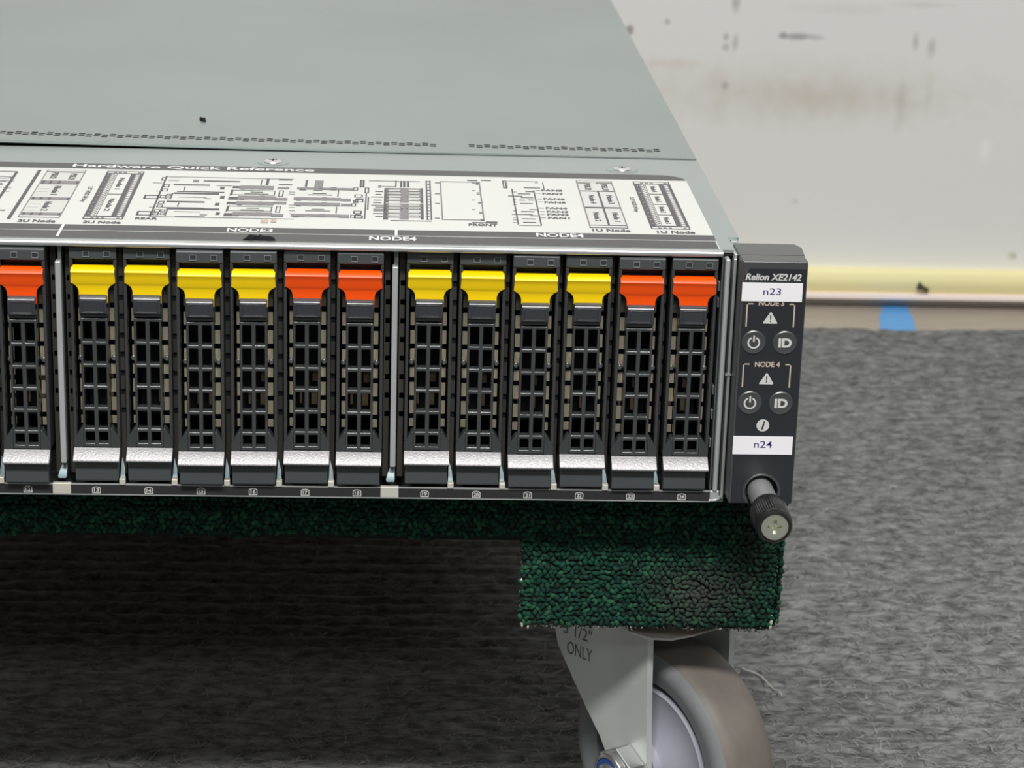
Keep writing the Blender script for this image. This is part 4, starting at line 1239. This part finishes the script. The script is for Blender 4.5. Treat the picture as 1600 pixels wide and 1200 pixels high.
def thumbscrew(hx, hz):
    c = (hx, -2.0, hz)
    # knurled knob
    seg = 96
    vs, fs = [], []
    prof = [(3.0, 23.5), (5.3, 23.8), (6.0, 25.0), (6.15, 28), (6.15, 36.6), (6.0, 37.2), (5.7, 37.5), (5.75, 38.6), (5.2, 39.6), (4.35, 39.9), (4.3, 38.8)]
    for i, (r, d) in enumerate(prof):
        for k in range(seg):
            a = 2 * math.pi * k / seg
            rr = r - (.28 if (k % 2 and 2 <= i <= 5) else 0)
            vs.append((hx + rr * math.cos(a), -2 - d, hz + rr * math.sin(a)))
    for i in range(len(prof) - 1):
        for k in range(seg):
            k2 = (k + 1) % seg
            fs.append((i * seg + k, i * seg + k2, (i + 1) * seg + k2, (i + 1) * seg + k))
    mb = MB(); mb.add(vs, fs)
    knob = mb.build('thumbscrew_knob', 'knurl', server, smooth=28)
    mb = MB(); mb.lathe([(4.3, 0), (4.3, 21), (4.5, 22), (4.5, 24.2)], c, (0, -1, 0), 40); mb.build('thumbscrew_shaft', 'steel', knob, smooth=40)
    # screw end with a sunk cross: disc built around the recess
    mb = MB()
    w, L, rr = .55, 2.35, 4.3
    yf, yb = -41.7, -40.4
    seg = 48
    cross = [(w, L), (-w, L), (-w, w), (-L, w), (-L, -w), (-w, -w), (-w, -L), (w, -L), (w, -w), (L, -w), (L, w), (w, w)]
    ring = []
    for k in range(seg):
        a = 2 * math.pi * k / seg
        ring.append((rr * math.cos(a), rr * math.sin(a)))
    vs = [(hx + x, yf, hz + z) for x, z in cross] + [(hx + x, yf + .05, hz + z) for x, z in ring] + [(hx + x * .75, yb, hz + z * .75) for x, z in cross] + [(hx + x * 1.0, yb, hz + z) for x, z in ring]
    fs = []
    ang = [math.atan2(z, x) for x, z in cross]
    near = [max(range(12), key=lambda q: math.cos(ang[q] - 2 * math.pi * k / seg) * 1.0) for k in range(seg)]
    for k in range(seg):
        k2 = (k + 1) % seg
        a, b = near[k], near[k2]
        fs.append((12 + k, 12 + k2, a))
        if a != b:
            q = a
            while q != b:                       # walk around the cross outline
                q2 = (q + 1) % 12
                fs.append((12 + k2, q2, q))
                q = q2
        fs.append((12 + k, 24 + seg + k, 24 + seg + k2, 12 + k2))
    for q in range(12):
        q2 = (q + 1) % 12
        fs.append((q, q2, 12 + seg + q2, 12 + seg + q))
    fs.append(tuple(range(12 + seg, 24 + seg)))
    mb.add(vs, fs)
    mb.build('cross_head_end', 'zinc', knob)
    return knob


ear = ear_body(14.3, 35.4, 25.0)
ear_body(-444.4, XL - .3, -434)
thumbscrew(24.8, 5.6)
thumbscrew(-434, 5.6)
YF = -10.32
pf = lambda u, v: (u, YF, v)


def ear_print(name, m, items, parent=ear):
    mb = MB()
    for it in items:
        if it[0] == 't':
            put_text(mb, it[1], it[2], it[3] if len(it) > 5 else pf, it[4] if len(it) > 4 else .02, it[5] if len(it) > 5 else 0)
        elif it[0] == 'p':
            mb.add([pf(*q) for q in it[1]], [tuple(range(len(it[1])))])
        elif it[0] == 'r':
            a, b, c, d = it[1]
            mb.add([pf(a, b), pf(c, b), pf(c, d), pf(a, d)], [(0, 1, 2, 3)])
    return mb.build(name, m, parent, fix=False)


mb = MB(); put_text(mb, 'Relion XE2142', (15.4, 77.75, 33.4, 80.05), pf, .03, 0.22)
mb.build('model_lettering', 'print_grey', ear, fix=False)
for z0, z1, x0, x1, s, tx in ((70.8, 77.0, 14.5, 34.0, 'n23', (21.4, 73.1, 27.1, 75.3)), (18.85, 25.1, 14.6, 34.2, 'n24', (21.5, 21.2, 27.5, 23.6))):
    mb = MB(); mb.box(x0, -10.55, z0, x1, -10.24, z1)
    st_ = mb.build('node_sticker', 'sticker', ear, bevel=.06)
    mb = MB(); put_text(mb, s, tx, lambda u, v: (u, -10.6, v), .004)
    mb.build('sticker_lettering', 'violet', ear, fix=False)
mb = MB()
put_text(mb, 'NODE 3', (20.2, 69.35, 28.4, 71.15), pf, .03)
put_text(mb, 'NODE 4', (20.2, 48.8, 28.3, 50.6), pf, .03)
mb.build('node_lettering', 'print_tan', ear, fix=False)
for zt, zb in ((70.15, 62.3), (49.9, 41.9)):
    ear_print('node_bracket', 'print_tan', [('r', (16.3, zb, 16.75, zt)), ('r', (16.3, zt - .4, 18.5, zt)), ('r', (31.6, zb, 32.05, zt)), ('r', (30.1, zt - .4, 32.05, zt))])
for zc in (63.45, 42.95):
    tri = [(22.0, zc), (26.5, zc), (26.55, zc + .35), (24.5, zc + 3.75), (24.1, zc + 3.75), (21.95, zc + .35)]
    tri = [(x, z) for x, z in tri]
    ear_print('warning_triangle', 'print_grey', [('p', tri)])
    mb = MB()
    mb.add([(24.07, -10.36, zc + 2.75), (24.53, -10.36, zc + 2.75), (24.42, -10.36, zc + 1.25), (24.18, -10.36, zc + 1.25)], [(0, 1, 2, 3)])
    mb.add([(24.1, -10.36, zc + .6), (24.5, -10.36, zc + .6), (24.5, -10.36, zc + .98), (24.1, -10.36, zc + .98)], [(0, 1, 2, 3)])
    mb.build('exclamation_mark', 'ear_face', ear, fix=False)


def ring(mb, cx, cz, ro, ri, a0, a1, y, n=28):
    ts = np.linspace(a0, a1, n)
    vs = [(cx + ro * math.cos(t), y, cz + ro * math.sin(t)) for t in ts] + [(cx + ri * math.cos(t), y, cz + ri * math.sin(t)) for t in ts]
    mb.add(vs, [(k, k + 1, n + k + 1, n + k) for k in range(n - 1)])


for zc in (57.1, 36.6):
    for xc, kind in ((19.3, 'p'), (29.4, 'i')):
        mb = MB(); mb.lathe([(3.95, .0), (3.95, .35), (3.6, .62), (3.1, .5), (1.5, .42), (.2, .4)], (xc, -10.1, zc), (0, -1, 0), 40)
        mb.build('round_button', 'ear', ear, smooth=35)
        mb = MB()
        y = -10.78
        if kind == 'p':
            ring(mb, xc, zc - .05, 2.05, 1.5, math.radians(115), math.radians(425), y)
            mb.add([(xc - .28, y, zc + .2), (xc + .28, y, zc + .2), (xc + .28, y, zc + 2.4), (xc - .28, y, zc + 2.4)], [(0, 1, 2, 3)])
        else:
            put_text(mb, 'ID', (xc - 2.1, zc - 1.55, xc + 2.2, zc + 1.6), lambda u, v: (u, y, v), .045)
        mb.build('power_symbol' if kind == 'p' else 'id_lettering', 'print_grey', ear, fix=False)
mb = MB()
cn = [(24.06 + 2.1 * math.cos(t), YF, 28.85 + 2.1 * math.sin(t)) for t in np.linspace(0, 2 * math.pi, 32, endpoint=False)]
mb.add(cn, [tuple(range(32))]); mb.build('info_disc', 'print_grey', ear, fix=False)
mb = MB(); put_text(mb, 'i', (23.55, 27.4, 24.75, 30.3), lambda u, v: (u, -10.36, v), .03, .25)
mb.build('info_lettering', 'ear_face', ear, fix=False)
# short steel bar at the chassis edge beside the ear
mb = MB(); mb.box(12.2, -.8, 42.6, 14.2, .4, 43.2); mb.build('side_seam', 'steel', server)

# ================================================================== drive trays
ROWS = [(50.6, 57.2), (43.0, 49.3), (35.6, 41.7), (28.2, 34.3), (20.9, 26.9), (15.8, 19.6)]


def make_tray(colour):
    t = thing('drive_tray', 'tray', 'drive tray', (0, 0, 2.9))
    # outer frame: top bezel, two rails, shoulders
    mb = MB()
    mb.prism([(0, 78.0), (0, 81.6), (.6, 82.0), (14, 82.0), (14, 78.0)], 'x', -7.45, 7.55)
    bz = mb.build('bezel', 'plastic2', t, bevel=.35)
    for x0, x1 in ((-3.1, -.9), (3.5, 5.7)):
        mb = MB()
        mb.box(x0, -.3, 78.75, x1, .2, 79.05); mb.box(x0, -.2, 80.5, x1, .2, 80.75); mb.box(x0, -.2, 79.05, x0 + .25, .2, 80.5); mb.box(x1 - .25, -.2, 79.05, x1, .2, 80.5)
        w = mb.build('indicator_frame', 'frame', bz, bevel=.06)
        mb = MB(); mb.box(x0 + .22, -.04, 79.05, x1 - .22, .1, 80.45)
        mb.build('indicator_window', 'gloss', bz)
    for s in (-1, 1):
        xa, xb = (-7.55, -6.45) if s < 0 else (6.5, 7.6)
        mb = MB(); mb.box(xa, .3, 15, xb, 3.5, 78)
        mb.build('rail', 'plastic', t, bevel=.35)
        mb = MB(); mb.holed([0, 4, 9, 12], [14, 20, 24.5, 26.5, 31, 33, 37.5, 39.5, 44, 46, 50.5, 52.5, 57, 59, 63.5, 65.5, 71, 78],
                            lambda i, j: i == 1 and j % 2 == 0 and 1 < j < 16, 0, .5)
        xo = -7.5 if s < 0 else 7.05
        mb.v = [(xo + y, 3.5 + x * 3.4, z) for x, y, z in mb.v]
        mb.build('side_wall', 'plastic', t)
        mb = MB(); mb.prism([(s * 7.55, 14), (s * 4.4, 14), (s * 4.4, 20.9), (s * 5.0, 20.9), (s * 7.55, 17.2)], 'y', -.2, 4)
        mb.build('shoulder', 'plastic', t, bevel=.25)
    mb = MB(); mb.box(-7.2, 6, 75.0, 7.2, 13, 78.2); mb.box(-6.4, 4.2, 66.5, 6.4, 5.0, 77); mb.box(-4.6, 3.4, 57, 4.6, 4.2, 67)
    mb.build('latch_well', 'plastic', t)
    # pierced centre column
    xs = [-4.5, -3.65, -.75, .65, 3.55, 4.45]
    zs = [14.4] + sorted(v for r in ROWS for v in r) + [58.4]
    mb = MB(); mb.holed(xs, zs, lambda i, j: i in (1, 3) and j % 2 == 1, -.1, 3.2)
    mb.build('grille', 'grille', t, bevel=.42, seg=3)
    # latch
    R_ = [(.8, 75.6, -6.95, 7.0), (-1.3, 74.3, -6.95, 7.0), (-1.45, 73.9, -6.95, 7.0), (-1.05, 73.2, -6.95, 7.0), (-.8, 72, -7.0, 7.05), (-.5, 70.3, -7.1, 7.15), (-.2, 69.7, -6.2, 6.25),
          (-.1, 69.1, -5.4, 5.45), (0, 68.4, -4.95, 5.0), (0, 67.4, -4.65, 4.7), (0, 65.6, -4.6, 4.65)]
    mb = MB(); mb.rows(R_, 1.4); mb.box(3.45, .1, 63.4, 4.6, 1.5, 66.2)
    mb.build('latch', colour, t, bevel=.15)
    # release button
    mb = MB(); mb.prism([(-1.5, 60.2), (-1.75, 64.9), (-1.5, 65.5), (-.2, 66.3), (3, 66.4), (3, 58.5), (.4, 58.5), (.2, 59.6)], 'x', -4.5, 4.4)
    rb = mb.build('release_button', 'gloss', t, bevel=.35)
    mb = MB()
    mb.prism([(-1.4, 60.6), (-2.1, 60.7), (-1.4, 61.2)], 'x', -3.5, 3.4); mb.box(-3.5, -1.95, 64.6, 3.4, -1.6, 64.8); mb.box(-3.5, -1.95, 61, -3.3, -1.5, 64.6); mb.box(3.2, -1.95, 61, 3.4, -1.5, 64.6)
    mb.build('button_frame', 'gloss', rb, bevel=.08)
    # handle: silver textured lip over a dark base
    mb = MB(); mb.prism([(-.1, 14.3), (-4.3, 11.35), (-4.45, 10.9), (-4.1, 10.5), (0, 10.4)], 'x', -7.5, 7.5)
    mb.build('handle_lip', 'silver', t, bevel=.18)
    mb = MB(); mb.prism([(-3.9, 10.45), (-1.8, 8.9), (-1.75, 3.5), (-1.3, 3.05), (3, 3.0), (3, 14.2), (.05, 14.2), (.05, 10.45)], 'x', -7.1, 6.9)
    mb.build('handle_base', 'plastic2', t, bevel=.3)
    # inside: slotted beige flanges, a rivet pin on each, and the connector on the drive end
    for s in (-1, 1):
        mb = MB()
        z = 20.4
        for k in range(8):
            h = 4.4 if k else 2.6
            if k == 3:
                h = 3.4
            x0, x1 = sorted((s * 4.25, s * 5.9))
            mb.box(x0, 7.0, z, x1, 7.6, z + h)
            z += h + 1.9
        mb.build('slotted_flange', 'beige', t)
        mb = MB(); mb.lathe([(.9, 0), (.9, 1.2), (.6, 1.5)], (s * 5.4, 6.9, 43.2), (0, -1, 0), 12)
        mb.build('rivet_pin', 'pin', t, smooth=40)
    mb = MB(); mb.box(-5.9, 30, 16, 5.9, 31, 58); mb.build('drive_end', 'dark', t)
    mb = MB(); mb.box(.6, 25, 22, 2.6, 30, 26.5); mb.box(1.0, 24, 30.5, 3.0, 30, 33); mb.box(-3.4, 26, 22, -2.6, 30, 26)
    mb.build('connector', 'tan', t)
    return t


proto = {'yellow': make_tray('yellow'), 'orange': make_tray('orange')}
used = set()
WORDS = ('one two three four five six seven eight nine ten eleven twelve thirteen fourteen fifteen sixteen seventeen eighteen nineteen '
         'twenty twenty-one twenty-two twenty-three twenty-four').split()
PUSH = {12: 1.8, 13: -.9, 14: -1.4, 15: 1.7, 16: .9, 17: -.5, 18: .1, 19: -1.7, 20: -1.4, 21: .6, 22: -.3, 23: 1.1, 24: .8}
for i in range(24, 0, -1):
    colour = 'orange' if (i - 1) % 6 >= 4 else 'yellow'
    t = proto[colour] if colour not in used else copy_tree(proto[colour])
    used.add(colour)
    t.location = ((bayx(i) + .45) * MM, (-PUSH.get(i, 0) + .2) * MM, 2.9 * MM)
    t['label'] = 'black drive tray with %s latch above the printed number %s' % (colour, WORDS[i - 1])
    t['group'] = 'drive trays in the server front'

# ================================================================== crumbs on the server
def blob(name, pts, mat_, zf, h, org, label, cat):
    mb = MB()
    n = len(pts)
    cx = sum(p[0] for p in pts) / n; cy = sum(p[1] for p in pts) / n
    vs = [(x, y, zf(x, y) + .02) for x, y in pts] + [((x * .7 + cx * .3), (y * .7 + cy * .3), zf(x, y) + h * (.2 + 1.5 * rnd.random())) for x, y in pts] + [(cx, cy, zf(cx, cy) + h * 1.1)]
    fs = [tuple(range(n - 1, -1, -1))]
    for k in range(n):
        k2 = (k + 1) % n
        fs += [(k, k2, n + k2, n + k), (n + k, n + k2, 2 * n)]
    mb.add(vs, fs)
    return tag(mb.build(name, mat_, org=org), label, cat)


zc_ = lambda x, y: cover_z(x, y) + .3
blob('rubber_residue', [(-145.4, 3.6), (-143.8, 4.3), (-142.6, 3.3), (-141, 4.4), (-139.4, 3.4), (-138, 4.2), (-136.4, 3.4), (-134.4, 4.4), (-135.4, 5.6), (-135.0, 7), (-136.6, 6.6),
     (-137.4, 9.4), (-138.6, 7.6), (-140, 7.0), (-141.4, 8.2), (-142.6, 10.2), (-143.2, 7), (-144.6, 6.2)],
     'soot', zc_, .8, (-140, 6, 84.5), 'lump of black rubbery residue on the label edge below NODE3', 'residue')
blob('lid_crumb', [(-174.2, 186), (-172.6, 185), (-170.9, 180), (-171.6, 178.6), (-173.4, 181)], 'soot', lid_z, 1.0, (-172.5, 182, 86.6),
     'tiny dark crumb lying on the bare metal lid', 'crumb')
